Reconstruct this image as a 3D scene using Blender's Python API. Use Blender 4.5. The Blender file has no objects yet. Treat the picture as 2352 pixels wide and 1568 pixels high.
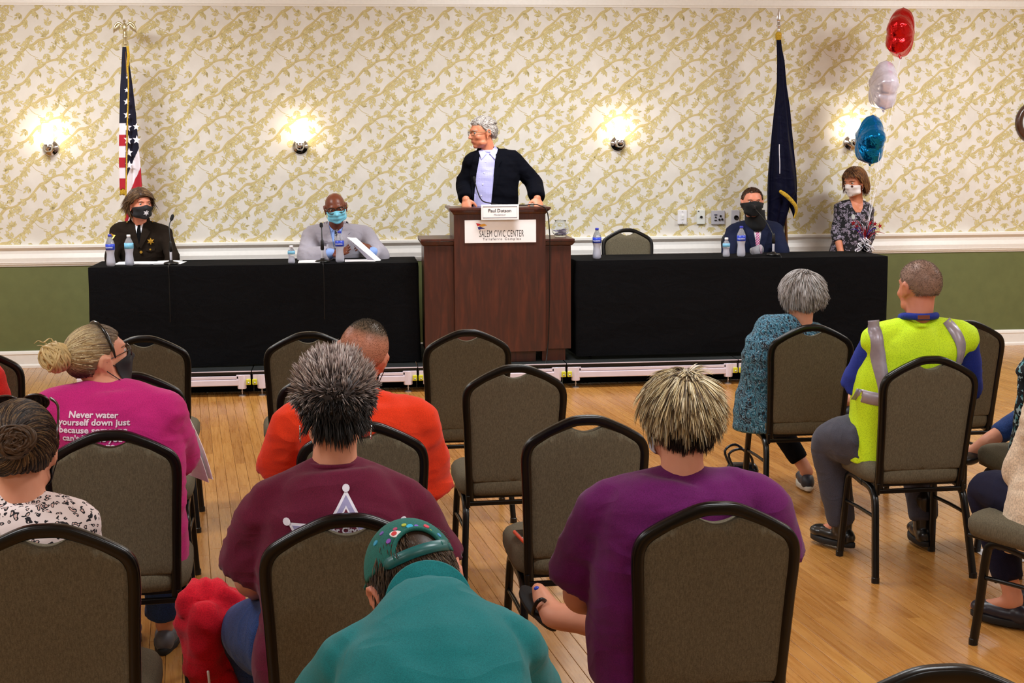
import bpy, bmesh, math, random
import numpy as np
from math import sin, cos, pi, radians as R
from mathutils import Vector, Matrix
from mathutils.bvhtree import BVHTree
random.seed(7); RNG = np.random.default_rng(11)
SC = bpy.context.scene; COL = SC.collection

# ------------------------------------------------------------------ camera
FPX, CAM_H, PITCH, YAW, ROLL = 3300.0, 1.803, R(7.868), R(6.34), R(0.37)
_f0 = np.array([sin(YAW), cos(YAW), 0]); _r0 = np.array([cos(YAW), -sin(YAW), 0]); _up = np.array([0, 0, 1.])
_fw = _f0*cos(PITCH)-_up*sin(PITCH); _u0 = _f0*sin(PITCH)+_up*cos(PITCH)
_rt = _r0*cos(ROLL)-_u0*sin(ROLL); _uu = _r0*sin(ROLL)+_u0*cos(ROLL)
cd = bpy.data.cameras.new('camera'); cam = bpy.data.objects.new('camera', cd); COL.objects.link(cam)
cd.sensor_width = 36; cd.lens = FPX/2352*36; cd.clip_start = .05
m = Matrix.Identity(4)
for i in range(3):
    m[i][0] = _rt[i]; m[i][1] = _uu[i]; m[i][2] = -_fw[i]
m[2][3] = CAM_H
cam.matrix_world = m; SC.camera = cam
def at(px, py, Y):                      # world point on the plane Y seen at a pixel of the photograph
    r = _fw+_rt*(px-1176)/FPX-_uu*(py-784)/FPX
    return np.array([0, 0, CAM_H])+r*Y/r[1]

# ------------------------------------------------------------------ light and exposure
w = bpy.data.worlds.new('world'); SC.world = w; w.use_nodes = True
w.node_tree.nodes['Background'].inputs[0].default_value = (1, 1, 1, 1)
w.node_tree.nodes['Background'].inputs[1].default_value = .25
SC.view_settings.view_transform = 'Standard'; SC.view_settings.look = 'None'
SC.view_settings.gamma = 1; SC.view_settings.use_curve_mapping = False
SC.view_settings.exposure = 0.0
CEIL = 3.06
def area(name, x, y, z, sx, sy, power, col=(.93, .97, 1), rot=(0, 0, 0), spread=None):
    l = bpy.data.lights.new(name, 'AREA'); l.shape = 'RECTANGLE'; l.size = sx; l.size_y = sy
    l.energy = power; l.color = col
    if spread: l.spread = spread
    o = bpy.data.objects.new(name, l); o.location = (x, y, z); o.rotation_euler = rot; COL.objects.link(o)
    return o
for ly, pw in ((-.3, 40), (3.2, 46), (6.6, 46), (9.9, 88)):
    for lx in (-2.2, 1.5, 5.2):
        area('ceiling_light', lx, ly, CEIL-.04, 1.1, .5, pw, rot=(R(14) if ly > 9 else 0, 0, 0))

# ------------------------------------------------------------------ materials
def lin(c):
    if isinstance(c, str):
        c = [int(c[i:i+2], 16) for i in (0, 2, 4)]
    return tuple((v/255/12.92 if v/255 <= .04045 else ((v/255+.055)/1.055)**2.4) for v in c[:3])+(1,)
MATS = {}
class NT:
    def __init__(s, name):
        s.m = bpy.data.materials.new(name); s.m.use_nodes = True; s.t = s.m.node_tree
        s.b = s.t.nodes['Principled BSDF']; s.oc = None
    def n(s, typ, **kw):
        nd = s.t.nodes.new(typ)
        for k, v in kw.items():
            if k == 'I':
                for a, b in v.items():
                    if isinstance(b, bpy.types.NodeSocket): s.t.links.new(b, nd.inputs[a])
                    else: nd.inputs[a].default_value = b
            else: setattr(nd, k, v)
        return nd
    def link(s, a, b): s.t.links.new(a, b)
    def obj(s):
        if not s.oc: s.oc = s.n('ShaderNodeTexCoord').outputs['Object']
        return s.oc
    def math(s, op, a, b=0., c=None):
        d = {0: a, 1: b}
        if c is not None: d[2] = c
        return s.n('ShaderNodeMath', operation=op, I=d).outputs[0]
    def mapping(s, vec, scale=(1, 1, 1), rot=(0, 0, 0), loc=(0, 0, 0)):
        return s.n('ShaderNodeMapping', I={0: vec, 'Location': loc, 'Rotation': rot, 'Scale': scale}).outputs[0]
    def noise(s, scale, detail=3, vec=None, rough=.5, dist=0):
        return s.n('ShaderNodeTexNoise', I={'Vector': vec or s.obj(), 'Scale': scale, 'Detail': detail, 'Roughness': rough, 'Distortion': dist})
    def ramp(s, fac, stops, interp='LINEAR'):
        r = s.n('ShaderNodeValToRGB', I={0: fac}); cr = r.color_ramp; cr.interpolation = interp
        while len(cr.elements) < len(stops): cr.elements.new(.5)
        for e, (p, c) in zip(cr.elements, stops): e.position = p; e.color = lin(c) if not isinstance(c, tuple) or len(c) == 3 else c
        return r.outputs[0]
    def mix(s, fac, a, b):
        return s.n('ShaderNodeMix', data_type='RGBA', I={0: fac, 6: a, 7: b}).outputs[2]
    def bump(s, h, strength=.3, dist=.002):
        s.link(s.n('ShaderNodeBump', I={'Strength': strength, 'Distance': dist, 'Height': h}).outputs[0], s.b.inputs['Normal'])
    def set(s, col=None, rough=None, metal=None, spec=None):
        if col is not None:
            if isinstance(col, bpy.types.NodeSocket): s.link(col, s.b.inputs['Base Color'])
            else: s.b.inputs['Base Color'].default_value = lin(col)
        if rough is not None: s.b.inputs['Roughness'].default_value = rough
        if metal is not None: s.b.inputs['Metallic'].default_value = metal
        if spec is not None: s.b.inputs['Specular IOR Level'].default_value = spec
        return s.m
def plain(name, col, rough=.5, metal=0, var=.08, scale=40, bump=0, spec=None, coat=0):
    if name in MATS: return MATS[name]
    t = NT(name); c = lin(col)
    a = tuple(min(1, v*(1-var)) for v in c[:3])+(1,); b = tuple(min(1, v*(1+var)) for v in c[:3])+(1,)
    nz = t.noise(scale, 4)
    t.set(t.ramp(nz.outputs[0], [(.3, a), (.7, b)]), rough, metal, spec)
    if bump: t.bump(nz.outputs[0], bump, .003)
    if coat: t.b.inputs['Coat Weight'].default_value = coat; t.b.inputs['Coat Roughness'].default_value = .12
    MATS[name] = t.m; return t.m
def fabric(name, col, var=.16, scale=420, rough=.92, col2=None, bump=.25, big=.1, wrk=.22):
    if name in MATS: return MATS[name]
    t = NT(name); c = lin(col); d = lin(col2) if col2 else tuple(v*(1-2*var) for v in c[:3])+(1,)
    nz = t.noise(scale, 2); n2 = t.noise(9, 3)
    base = t.ramp(nz.outputs[0], [(.32, d), (.66, tuple(min(1, v*(1+var)) for v in c[:3])+(1,))])
    hi = t.n('ShaderNodeHueSaturation', I={'Color': base, 'Value': t.math('MULTIPLY_ADD', n2.outputs[0], big*2, 1-big)}).outputs[0]
    t.set(hi, rough, spec=.2); t.b.inputs['Sheen Weight'].default_value = .1 if max(c[:3]) > .06 else 0.; t.b.inputs['Specular IOR Level'].default_value = .2 if max(c[:3]) > .03 else .08
    wr = t.noise(5.5, 1.4, t.mapping(t.obj(), (1, 1, 2.0)), .4, .7)
    rd = t.math('SUBTRACT', 1.0, t.math('ABSOLUTE', t.math('MULTIPLY_ADD', wr.outputs[0], 2.6, -1.3)))
    b1 = t.n('ShaderNodeBump', I={'Strength': wrk, 'Distance': .03, 'Height': rd})
    b2 = t.n('ShaderNodeBump', I={'Strength': bump, 'Distance': .001, 'Height': nz.outputs[0], 'Normal': b1.outputs[0]}); t.link(b2.outputs[0], t.b.inputs['Normal'])
    MATS[name] = t.m; return t.m
def skin(name, col, rough=.5):
    if name in MATS: return MATS[name]
    t = NT(name); c = lin(col)
    nz = t.noise(14, 4); n2 = t.noise(220, 2)
    t.set(t.ramp(nz.outputs[0], [(.3, tuple(v*k for v, k in zip(c[:3], (.92, .82, .8)))+(1,)), (.7, c)]), rough, spec=.4)
    t.b.inputs['Subsurface Weight'].default_value = .08; t.b.inputs['Subsurface Radius'].default_value = (.012, .005, .003)
    t.b.inputs['Subsurface Scale'].default_value = 1
    t.bump(n2.outputs[0], .12, .001)
    MATS[name] = t.m; return t.m
def vcol(name='painted_colour', rough=.6, metal=0, spec=.35, attr='Col'):
    if name in MATS: return MATS[name]
    t = NT(name); a = t.n('ShaderNodeAttribute', attribute_name=attr)
    t.set(a.outputs['Color'], rough, metal, spec); MATS[name] = t.m; return t.m

# ------------------------------------------------------------------ object helpers
def mesh_obj(name, V, F, mats, parent=None, smooth=True, col=None, midx=None, loc=None):
    me = bpy.data.meshes.new(name)
    V = np.asarray(V, float)
    if loc is not None: V = V-np.asarray(loc)
    elif parent is not None: V = V-WLOC.get(parent.name, np.zeros(3))
    me.from_pydata(V.tolist(), [], F if isinstance(F, list) else F.tolist())
    if not isinstance(mats, (list, tuple)): mats = [mats]
    for mm in mats: me.materials.append(mm)
    if smooth is True: me.polygons.foreach_set('use_smooth', [True]*len(me.polygons))
    if midx is not None: me.polygons.foreach_set('material_index', list(midx))
    if col is not None:
        ca = me.color_attributes.new('Col', 'FLOAT_COLOR', 'POINT'); c = np.ones((len(V), 4)); c[:, :3] = np.asarray(col)[:, :3]
        ca.data.foreach_set('color', c.ravel())
    me.update()
    o = bpy.data.objects.new(name, me); COL.objects.link(o)
    if parent is not None: o.parent = parent; WLOC[o.name] = WLOC.get(parent.name, np.zeros(3))
    if loc is not None: o.location = loc
    return o
WLOC = {}
def empty(name, loc, label=None, cat=None, group=None, rotz=0):
    o = bpy.data.objects.new(name, None); o.empty_display_size = .1; COL.objects.link(o)
    o.location = loc; o.rotation_euler = (0, 0, rotz); WLOC[o.name] = np.array(loc, float) if rotz == 0 else np.zeros(3)
    tag(o, label, cat, group); return o
def tag(o, label=None, cat=None, group=None, kind=None):
    for k, v in (('label', label), ('category', cat), ('group', group), ('kind', kind)):
        if v: o[k] = v
    return o
def join(parts):
    Vs, Fs, n = [], [], 0
    for V, F in parts:
        V = np.asarray(V, float); Vs.append(V); Fs += [[i+n for i in f] for f in (F.tolist() if hasattr(F, 'tolist') else F)]; n += len(V)
    return np.vstack(Vs), Fs
def xf(part, M=None, loc=(0, 0, 0), scale=1):
    V, F = part; V = np.asarray(V, float)*scale
    if M is not None: V = V@np.asarray(M).T
    return V+np.asarray(loc), F
def rotm(ax, ang):
    return np.array(Matrix.Rotation(ang, 3, ax))
def box(c, s, b=0.0, seg=2):
    bm = bmesh.new(); bmesh.ops.create_cube(bm, size=1)
    for v in bm.verts: v.co = Vector((v.co.x*s[0], v.co.y*s[1], v.co.z*s[2]))
    if b: bmesh.ops.bevel(bm, geom=bm.edges[:], offset=b, segments=seg, profile=.5, affect='EDGES')
    V = np.array([v.co[:] for v in bm.verts])+np.array(c); bm.verts.index_update()
    F = [[v.index for v in f.verts] for f in bm.faces]; bm.free(); return V, F
def ell(c, r, M=None, sub=3):
    bm = bmesh.new(); bmesh.ops.create_icosphere(bm, subdivisions=sub, radius=1)
    V = np.array([v.co[:] for v in bm.verts])*np.array(r); bm.verts.index_update()
    F = [[v.index for v in f.verts] for f in bm.faces]; bm.free()
    if M is not None: V = V@np.asarray(M).T
    return V+np.array(c), F
def spline(P, n=6, closed=False):
    P = [np.asarray(p, float) for p in P]; out = []; m_ = len(P)
    if m_ < 3 and not closed:
        return np.array([P[0]+(P[1]-P[0])*t for t in np.linspace(0, 1, n+1)])
    rng = range(m_) if closed else range(m_-1)
    for i in rng:
        if closed: p0, p1, p2, p3 = P[(i-1) % m_], P[i], P[(i+1) % m_], P[(i+2) % m_]
        else: p0, p1, p2, p3 = P[max(i-1, 0)], P[i], P[i+1], P[min(i+2, m_-1)]
        for k in range(n):
            t = k/n; out.append(.5*((2*p1)+(-p0+p2)*t+(2*p0-5*p1+4*p2-p3)*t*t+(-p0+3*p1-3*p2+p3)*t**3))
    if not closed: out.append(P[-1])
    return np.array(out)
def tube(P, r, seg=10, n=6, cap=True, closed=False, prof=None, smooth=True, upv=None):
    """path P, radii r (number or list), round caps"""
    P = [np.asarray(p, float) for p in P]
    rr = np.array([r]*len(P) if np.isscalar(r) else r, float)
    if smooth:
        S = spline(P, n, closed)
        if closed: rs = np.full(len(S), rr[0])
        else: rs = np.interp(np.linspace(0, len(P)-1, len(S)), range(len(P)), rr)
    else: S = np.array(P); rs = rr
    if cap and not closed:
        t0 = S[0]-S[1]; t0 /= np.linalg.norm(t0)+1e-9; t1 = S[-1]-S[-2]; t1 /= np.linalg.norm(t1)+1e-9
        a, b = rs[0], rs[-1]
        S = np.vstack([S[0]+t0*a*.98, S[0]+t0*a*.7, S, S[-1]+t1*b*.7, S[-1]+t1*b*.98])
        rs = np.concatenate([[a*.15, a*.7], rs, [b*.7, b*.15]])
    T = np.gradient(S, axis=0)
    if closed: T = np.roll(S, -1, 0)-np.roll(S, 1, 0)
    T /= np.linalg.norm(T, axis=1)[:, None]+1e-9
    u = np.array(upv if upv is not None else ([0, 0, 1.] if abs(T[0][2]) < .9 else [0, 1., 0]), float)
    V = []; ang = np.linspace(0, 2*pi, seg, endpoint=False)
    pr = prof if prof is not None else np.stack([np.cos(ang), np.sin(ang)], 1)
    seg = len(pr)
    for i in range(len(S)):
        u = u-T[i]*u.dot(T[i]); u /= np.linalg.norm(u)+1e-9; v = np.cross(T[i], u)
        V.append(S[i]+rs[i]*(pr[:, :1]*v+pr[:, 1:]*u))
    V = np.vstack(V); L = len(S); F = []
    for i in range(L if closed else L-1):
        j = (i+1) % L
        for k in range(seg):
            k2 = (k+1) % seg; F.append([i*seg+k, i*seg+k2, j*seg+k2, j*seg+k])
    if not closed:
        F.append(list(range(seg))[::-1]); F.append([(L-1)*seg+k for k in range(seg)])
    return V, F
def lathe(prof, c=(0, 0, 0), seg=20, cap=True):
    prof = np.array(prof, float); ang = np.linspace(0, 2*pi, seg, endpoint=False)
    V = np.vstack([np.stack([r_*np.cos(ang), r_*np.sin(ang), np.full(seg, z)], 1) for r_, z in prof])+np.array(c)
    F = [[i*seg+k, i*seg+(k+1) % seg, (i+1)*seg+(k+1) % seg, (i+1)*seg+k] for i in range(len(prof)-1) for k in range(seg)]
    if cap: F.append(list(range(seg))[::-1]); F.append([(len(prof)-1)*seg+k for k in range(seg)])
    return V, F
def loft(rings, cap=True):
    n = len(rings[0]); V = np.vstack(rings)
    F = [[i*n+k, i*n+(k+1) % n, (i+1)*n+(k+1) % n, (i+1)*n+k] for i in range(len(rings)-1) for k in range(n)]
    if cap: F.append(list(range(n))[::-1]); F.append([(len(rings)-1)*n+k for k in range(n)])
    return V, F
def prism(poly, t, M=None, loc=(0, 0, 0)):
    """polygon in XZ extruded along Y by t"""
    p = np.array(poly, float); n = len(p)
    V = np.vstack([np.stack([p[:, 0], np.zeros(n), p[:, 1]], 1), np.stack([p[:, 0], np.full(n, t), p[:, 1]], 1)])
    F = [list(range(n)), list(range(n, 2*n))[::-1]]+[[k, k+n, (k+1) % n+n, (k+1) % n] for k in range(n)]
    return xf((V, F), M, loc)
def _h(i, j, k, seed):
    n = (i*374761393+j*668265263+k*2147483647+seed*144665) & 0x7fffffff
    n = ((n ^ (n >> 13))*1274126177) & 0x7fffffff
    return ((n ^ (n >> 16)) & 0xffff)/65535.
def vnoise(P, seed=0):
    P = np.asarray(P, float)+1000.; I = np.floor(P).astype(np.int64); f = P-I; f = f*f*(3-2*f); o = 0
    for a in (0, 1):
        for b in (0, 1):
            for c in (0, 1):
                wgt = (f[:, 0] if a else 1-f[:, 0])*(f[:, 1] if b else 1-f[:, 1])*(f[:, 2] if c else 1-f[:, 2])
                o = o+wgt*_h(I[:, 0]+a, I[:, 1]+b, I[:, 2]+c, seed)
    return o
def fuse(parts, voxel=.008, smooth=3, fold=0, fscale=(9, 9, 5), seed=0):
    voxel = voxel*1.42 if voxel > .007 else voxel
    V, F = join(parts)
    me = bpy.data.meshes.new('tmp'); me.from_pydata(V.tolist(), [], F); o = bpy.data.objects.new('tmp', me); COL.objects.link(o)
    md = o.modifiers.new('r', 'REMESH'); md.mode = 'VOXEL'; md.voxel_size = voxel
    if smooth: s_ = o.modifiers.new('s', 'SMOOTH'); s_.factor = .5; s_.iterations = smooth
    dg = bpy.context.evaluated_depsgraph_get(); ev = o.evaluated_get(dg); m2 = ev.to_mesh()
    n = len(m2.vertices); V = np.empty(n*3); m2.vertices.foreach_get('co', V); V = V.reshape(-1, 3)
    N = np.empty(n*3); m2.vertices.foreach_get('normal', N); N = N.reshape(-1, 3)
    F = [list(p.vertices) for p in m2.polygons]
    ev.to_mesh_clear(); bpy.data.objects.remove(o); bpy.data.meshes.remove(me)
    if fold:
        sc = np.array(fscale, float); wp = V*sc+1.2*np.stack([vnoise(V*4, seed+1), vnoise(V*4+7, seed+2), vnoise(V*4+3, seed+3)], 1)
        d = (1-np.abs(2*vnoise(wp, seed)-1)*1.6)+.5*(1-np.abs(2*vnoise(wp*2.1+5, seed+4)-1)*1.6)
        mod = np.clip(vnoise(V*3.1, seed+9)*2.-.45, .08, 1)
        V = V+N*(d*mod*fold)[:, None]
    return V, F
def bvh(VF): return BVHTree.FromPolygons([tuple(v) for v in VF[0]], VF[1])
def flatmesh(poly, maxlen=.02):
    """2D polygon (u,v) or list of loops -> fine triangles"""
    bm = bmesh.new(); vs = [bm.verts.new((p[0], p[1], 0)) for p in poly]; bm.faces.new(vs)
    bmesh.ops.triangulate(bm, faces=bm.faces[:])
    for _ in range(5):
        e = [e for e in bm.edges if e.calc_length() > maxlen]
        if not e: break
        bmesh.ops.subdivide_edges(bm, edges=e, cuts=1); bmesh.ops.triangulate(bm, faces=[f for f in bm.faces if len(f.verts) > 3])
    bm.verts.index_update(); V = np.array([v.co[:] for v in bm.verts]); F = [[v.index for v in f.verts] for f in bm.faces]; bm.free()
    return V, F
def text_flat(s, size, bold=0., align='CENTER', sx=1., space=1.):
    cu = bpy.data.curves.new('t', 'FONT'); cu.body = s; cu.size = size; cu.align_x = align; cu.offset = bold*size; cu.resolution_u = 2
    cu.space_character = space
    o = bpy.data.objects.new('t', cu); COL.objects.link(o)
    ev = o.evaluated_get(bpy.context.evaluated_depsgraph_get()); me = ev.to_mesh()
    V = np.array([v.co[:] for v in me.vertices]); F = [list(p.vertices) for p in me.polygons]
    ev.to_mesh_clear(); bpy.data.objects.remove(o); bpy.data.curves.remove(cu)
    V[:, 0] *= sx
    return V, F
def decal(VF, origin, right, up, tgt, off=.003, thick=.004, reach=.6, smooth=0):
    """lay a flat (u,v) mesh onto a surface by casting against -normal; gives it real thickness"""
    V, F = VF; o = np.asarray(origin, float); r_ = np.asarray(right, float); r_ /= np.linalg.norm(r_); u_ = np.asarray(up, float); u_ = u_-r_*u_.dot(r_); u_ /= np.linalg.norm(u_)
    nrm = np.cross(r_, u_); out = []; last = None; hits = []
    for p in V:
        w0 = o+r_*p[0]+u_*p[1]; h = tgt.ray_cast(Vector(w0+nrm*reach*.5), Vector(-nrm), reach)
        hits.append(None if h[0] is None else (np.array(h[0])-w0).dot(nrm))
        out.append(w0)
    okm = np.array([h is not None for h in hits]); dd = np.array([0. if h is None else h for h in hits])
    if okm.any() and not okm.all():
        UV = np.asarray(V)[:, :2]; good = np.where(okm)[0]
        for i in np.where(~okm)[0]: dd[i] = dd[good[np.argmin(((UV[good]-UV[i])**2).sum(1))]]
    P = np.array(out)+nrm*dd[:, None]
    n = len(P); top = P+nrm*(off+thick); bot = P+nrm*(off-thick)
    from collections import Counter
    ec = Counter(); od = {}
    for f in F:
        for a, b in zip(f, f[1:]+f[:1]): ec[frozenset((a, b))] += 1; od[frozenset((a, b))] = (a, b)
    FF = [list(f) for f in F]+[[i+n for i in f][::-1] for f in F]
    for k, c in ec.items():
        if c == 1: a, b = od[k]; FF.append([b, a, a+n, b+n])
    return np.vstack([top, bot]), FF
def star(n, ro, ri, rot=0):
    return [((ro if k % 2 == 0 else ri)*sin(rot+k*pi/n), (ro if k % 2 == 0 else ri)*cos(rot+k*pi/n)) for k in range(2*n)]
def circle(r, n=14, sx=1, sy=1): return [(r*sx*cos(2*pi*k/n), r*sy*sin(2*pi*k/n)) for k in range(n)]
def copy_tree(o, loc, rz, label=None, group=None, parent=None):
    c = o.copy(); COL.objects.link(c)
    if parent is not None: c.parent = parent
    else:
        c.location = loc; c.rotation_euler = (0, 0, rz)
        if label: c['label'] = label
        if group: c['group'] = group
        WLOC[c.name] = np.zeros(3)
    for ch in list(o.children): copy_tree(ch, None, None, parent=c)
    return c
# ------------------------------------------------------------------ room
WALL_Y = 12.05; XL, XR = -4.6, 7.6; YB = -3.0
M_white = plain('white_trim_paint', (246, 243, 238), .4, var=.02)
M_ceil = plain('ceiling_paint', (238, 236, 230), .8, var=.02)
M_plain_wall = plain('cream_wall_paint', (214, 202, 176), .8, var=.04)
M_green = plain('olive_wainscot_paint', (103, 110, 66), .55, var=.07, scale=12)
t = NT('wallpaper_ground'); nz = t.noise(7, 4); t.set(t.ramp(nz.outputs[0], [(.3, (221, 215, 206)), (.7, (231, 226, 219))]), .75, spec=.2); M_wp = t.m
def wp_mat(name, a, b):
    t = NT(name); nz = t.noise(24, 3); t.set(t.ramp(nz.outputs[0], [(.35, a), (.65, b)]), .75, spec=.2); return t.m
M_wl = wp_mat('wallpaper_leaf', (212, 198, 144), (219, 206, 156)); M_wd = wp_mat('wallpaper_leaf_edge', (194, 178, 120), (203, 184, 134))
M_wb = wp_mat('wallpaper_branch', (203, 184, 138), (212, 194, 140))
def wallpaper():
    V, F, MI = [], [], []
    def face(pts, mi, y):
        n = len(V); V.extend([(p[0], y, p[1]) for p in pts]); F.append(list(range(n, n+len(pts)))); MI.append(mi)
    z0, z1 = .92, 2.99; Y = WALL_Y
    V.extend([(XL, Y, z0), (XR, Y, z0), (XR, Y, z1), (XL, Y, z1)]); F.append([0, 1, 2, 3]); MI.append(0)
    K = .00368; TW, TH = 178.5*K, 124.5*K           # tile in metres
    tw, th = 700., 488.                              # tile in pattern units
    u = TW/tw
    rnd = random.Random(3)
    tile = []                                        # (polygon, mat, layer) in tile units
    def strip(pts, ws, mi, lay):
        P = spline([np.array(p, float) for p in pts], 4); T = np.gradient(P, axis=0); T /= np.linalg.norm(T, axis=1)[:, None]; N = np.stack([-T[:, 1], T[:, 0]], 1)
        W = np.interp(np.linspace(0, 1, len(P)), np.linspace(0, 1, len(ws)), ws)
        for i in range(len(P)-1):
            tile.append(([P[i]-N[i]*W[i], P[i+1]-N[i+1]*W[i+1], P[i+1]+N[i+1]*W[i+1], P[i]+N[i]*W[i]], mi, lay))
    for off, ph in ((0, 0.), (-262, 1.3)):
        pts = []
        for k in range(15):
            x = k*50.; y = off+x*th/tw+18*sin(2*pi*x/tw*2+ph)+9*sin(2*pi*x/tw*5+ph*2)
            pts.append((x, y))
        strip(pts, [9, 13, 7, 12, 8, 14, 7, 11, 9], 2, 4+off/100)
        strip([(x, y-7) for x, y in pts], [2.2]*9, 1, 8+off/100)
    sl_ = 10
    for x, y in ((200, 200), (450, 110), (620, 222), (780, 345), (430, 370), (60, 338), (300, 480)):
        strip([(x, -y), (x+60, -y-38), (x+105, -y-85), (x+165, -y-112)], [4, 2.4, 2.2, 2], 1, sl_); sl_ += .5
    cl = [(180,40),(290,92),(392,40),(500,62),(604,95),(700,48),(792,102),(160,132),(300,182),(390,214),(492,186),(592,226),(690,218),(212,262),(158,322),(276,352),(368,326),(490,292),(370,398),(478,380),(622,333),(570,382),(330,240),(640,300),(120,210),(420,130),(540,440),(250,180),(720,170),(360,60),(80,452),(190,442),(290,474),(462,470),(512,496),(642,470),(30,250),(100,380),(560,150),(240,130)]
    lay = 15.
    for cx, cy in cl:
        a0 = rnd.uniform(0, 2*pi); n = rnd.choice((5, 5, 6, 7)); pin = rnd.random() < .5
        for k in range(n):
            if pin:
                q_ = k//2; sd = -1 if k % 2 else 1
                a = a0+(sd*rnd.uniform(.7, .95) if k < n-1 else 0); L = rnd.uniform(40, 50); st = 18*q_-24
            else: a = a0+(k-(n-1)/2)*rnd.uniform(.5, .62); L = rnd.uniform(47, 59); st = -12
            wd = L*rnd.uniform(.18, .24); bx, by = cx+st*cos(a0), -cy+st*sin(a0)
            def leaf(L, wd, sh):
                pr = [(0, 0), (.28, 1), (.55, .95), (.8, .5), (1, 0), (.8, -.5), (.55, -.95), (.28, -1)]
                return [(bx+cos(a)*(sh+L*p)-sin(a)*q*wd, by+sin(a)*(sh+L*p)+cos(a)*q*wd) for p, q in pr]
            lay += .12
            tile.append((leaf(L, wd, 0), 1, lay)); tile.append((leaf(L*.8, wd*.7, L*.1), 3, lay+.06))
    nx = int((6.1+3.2)/TW)+1; ny = 5
    for i in range(nx):
        for j in range(-1, ny):
            ox, oz = -3.2+i*TW, .98+j*TH
            for poly, mi, lay in tile:
                pts = [(ox+p[0]*u, oz+TH+p[1]*u) for p in poly]
                if min(p[1] for p in pts) < z0 or max(p[1] for p in pts) > z1: continue
                face(pts, mi, Y-.00002*lay)
    o = mesh_obj('wall_back', V, F, [M_wp, M_wd, M_wb, M_wl], smooth=False, midx=MI)
    tag(o, kind='structure'); return o
wall_back = wallpaper()
def struct(name, parts, mat, parent=None):
    V, F = join(parts) if isinstance(parts, list) else parts
    o = mesh_obj(name, V, F, mat, parent, smooth=False)
    if parent is None: o['kind'] = 'structure'
    return o
struct('wall_back_wainscot', box(((XL+XR)/2, WALL_Y+.03, .47), (XR-XL, .06, .95)), M_green)
struct('wall_back_upper', box(((XL+XR)/2, WALL_Y+.05, 2.0), (XR-XL, .08, 2.2)), M_plain_wall)
struct('wall_left', box((XL-.05, (WALL_Y+YB)/2, CEIL/2), (.1, WALL_Y-YB+.2, CEIL)), M_plain_wall)
struct('wall_right', box((XR+.05, (WALL_Y+YB)/2, CEIL/2), (.1, WALL_Y-YB+.2, CEIL)), M_plain_wall)
struct('wall_front', box(((XL+XR)/2, YB-.05, CEIL/2), (XR-XL+.2, .1, CEIL)), M_plain_wall)
struct('ceiling', box(((XL+XR)/2, (WALL_Y+YB)/2, CEIL+.05), (XR-XL+.2, WALL_Y-YB+.2, .1)), M_ceil)
def moulding(name, prof):            # profile (depth out of the wall, z)
    pts = np.array([(XL, WALL_Y-d, z) for d, z in prof]); p2 = pts+[XR-XL, 0, 0]
    V, F = loft([pts, p2]); o = mesh_obj(name, V, F, M_white, smooth=False); o['kind'] = 'structure'; return o
moulding('trim_crown', [(0, 2.912), (.012, 2.912), (.016, 2.925), (.022, 2.93), (.022, 2.975), (.034, 2.985), (.05, 3.0), (.085, 3.035), (.1, 3.045), (.1, 3.06), (0, 3.06)])
moulding('trim_chair_rail', [(0, .832), (.010, .832), (.010, .841), (.016, .841), (.016, .850), (.024, .850), (.024, .861), (.030, .861), (.030, .872), (.034, .90), (.022, .935), (.022, .965), (.034, .978), (.050, .985), (.050, 1.003), (.044, 1.009), (0, 1.009)])
moulding('baseboard_back', [(0, 0), (.03, 0), (.03, .018), (.018, .03), (.018, .105), (.024, .112), (.020, .128), (.012, .138), (0, .138)])

# floor slab and boards
PB = plain('floor_underlay', (60, 38, 18), .8)
floor = struct('floor', box(((XL+XR)/2, (WALL_Y+YB)/2, -.055), (XR-XL+.2, WALL_Y-YB+.2, .1)), PB)
t = NT('oak_strip_varnish')
oi = t.n('ShaderNodeObjectInfo').outputs['Random']; isl = t.n('ShaderNodeNewGeometry').outputs['Random Per Island']
rv = t.math('FRACT', t.math('ADD', t.math('MULTIPLY', oi, 7.31), isl))
pos = t.n('ShaderNodeNewGeometry').outputs['Position']
grain = t.noise(1, 4, t.mapping(t.mapping(pos, (1, 1, 1), (0, 0, R(-6.4))), (70, 3.2, 20)), .55, .4)
blot = t.noise(2.2, 3, pos)
c1 = t.ramp(rv, [(0, (166, 106, 40)), (.35, (182, 120, 48)), (.7, (194, 132, 58)), (1, (203, 143, 68))])
c2 = t.ramp(grain.outputs[0], [(.3, (150, 92, 36)), (.62, (226, 176, 104))])
cm = t.mix(.30, c1, c2); cm = t.mix(t.math('MULTIPLY', blot.outputs[0], .35), cm, lin((160, 108, 56)))
t.set(cm, .3); t.link(t.math('MULTIPLY_ADD', grain.outputs[0], .16, .2), t.b.inputs['Roughness'])
t.b.inputs['Coat Weight'].default_value = .35; t.b.inputs['Coat Roughness'].default_value = .22
M_oak = t.m
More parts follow.
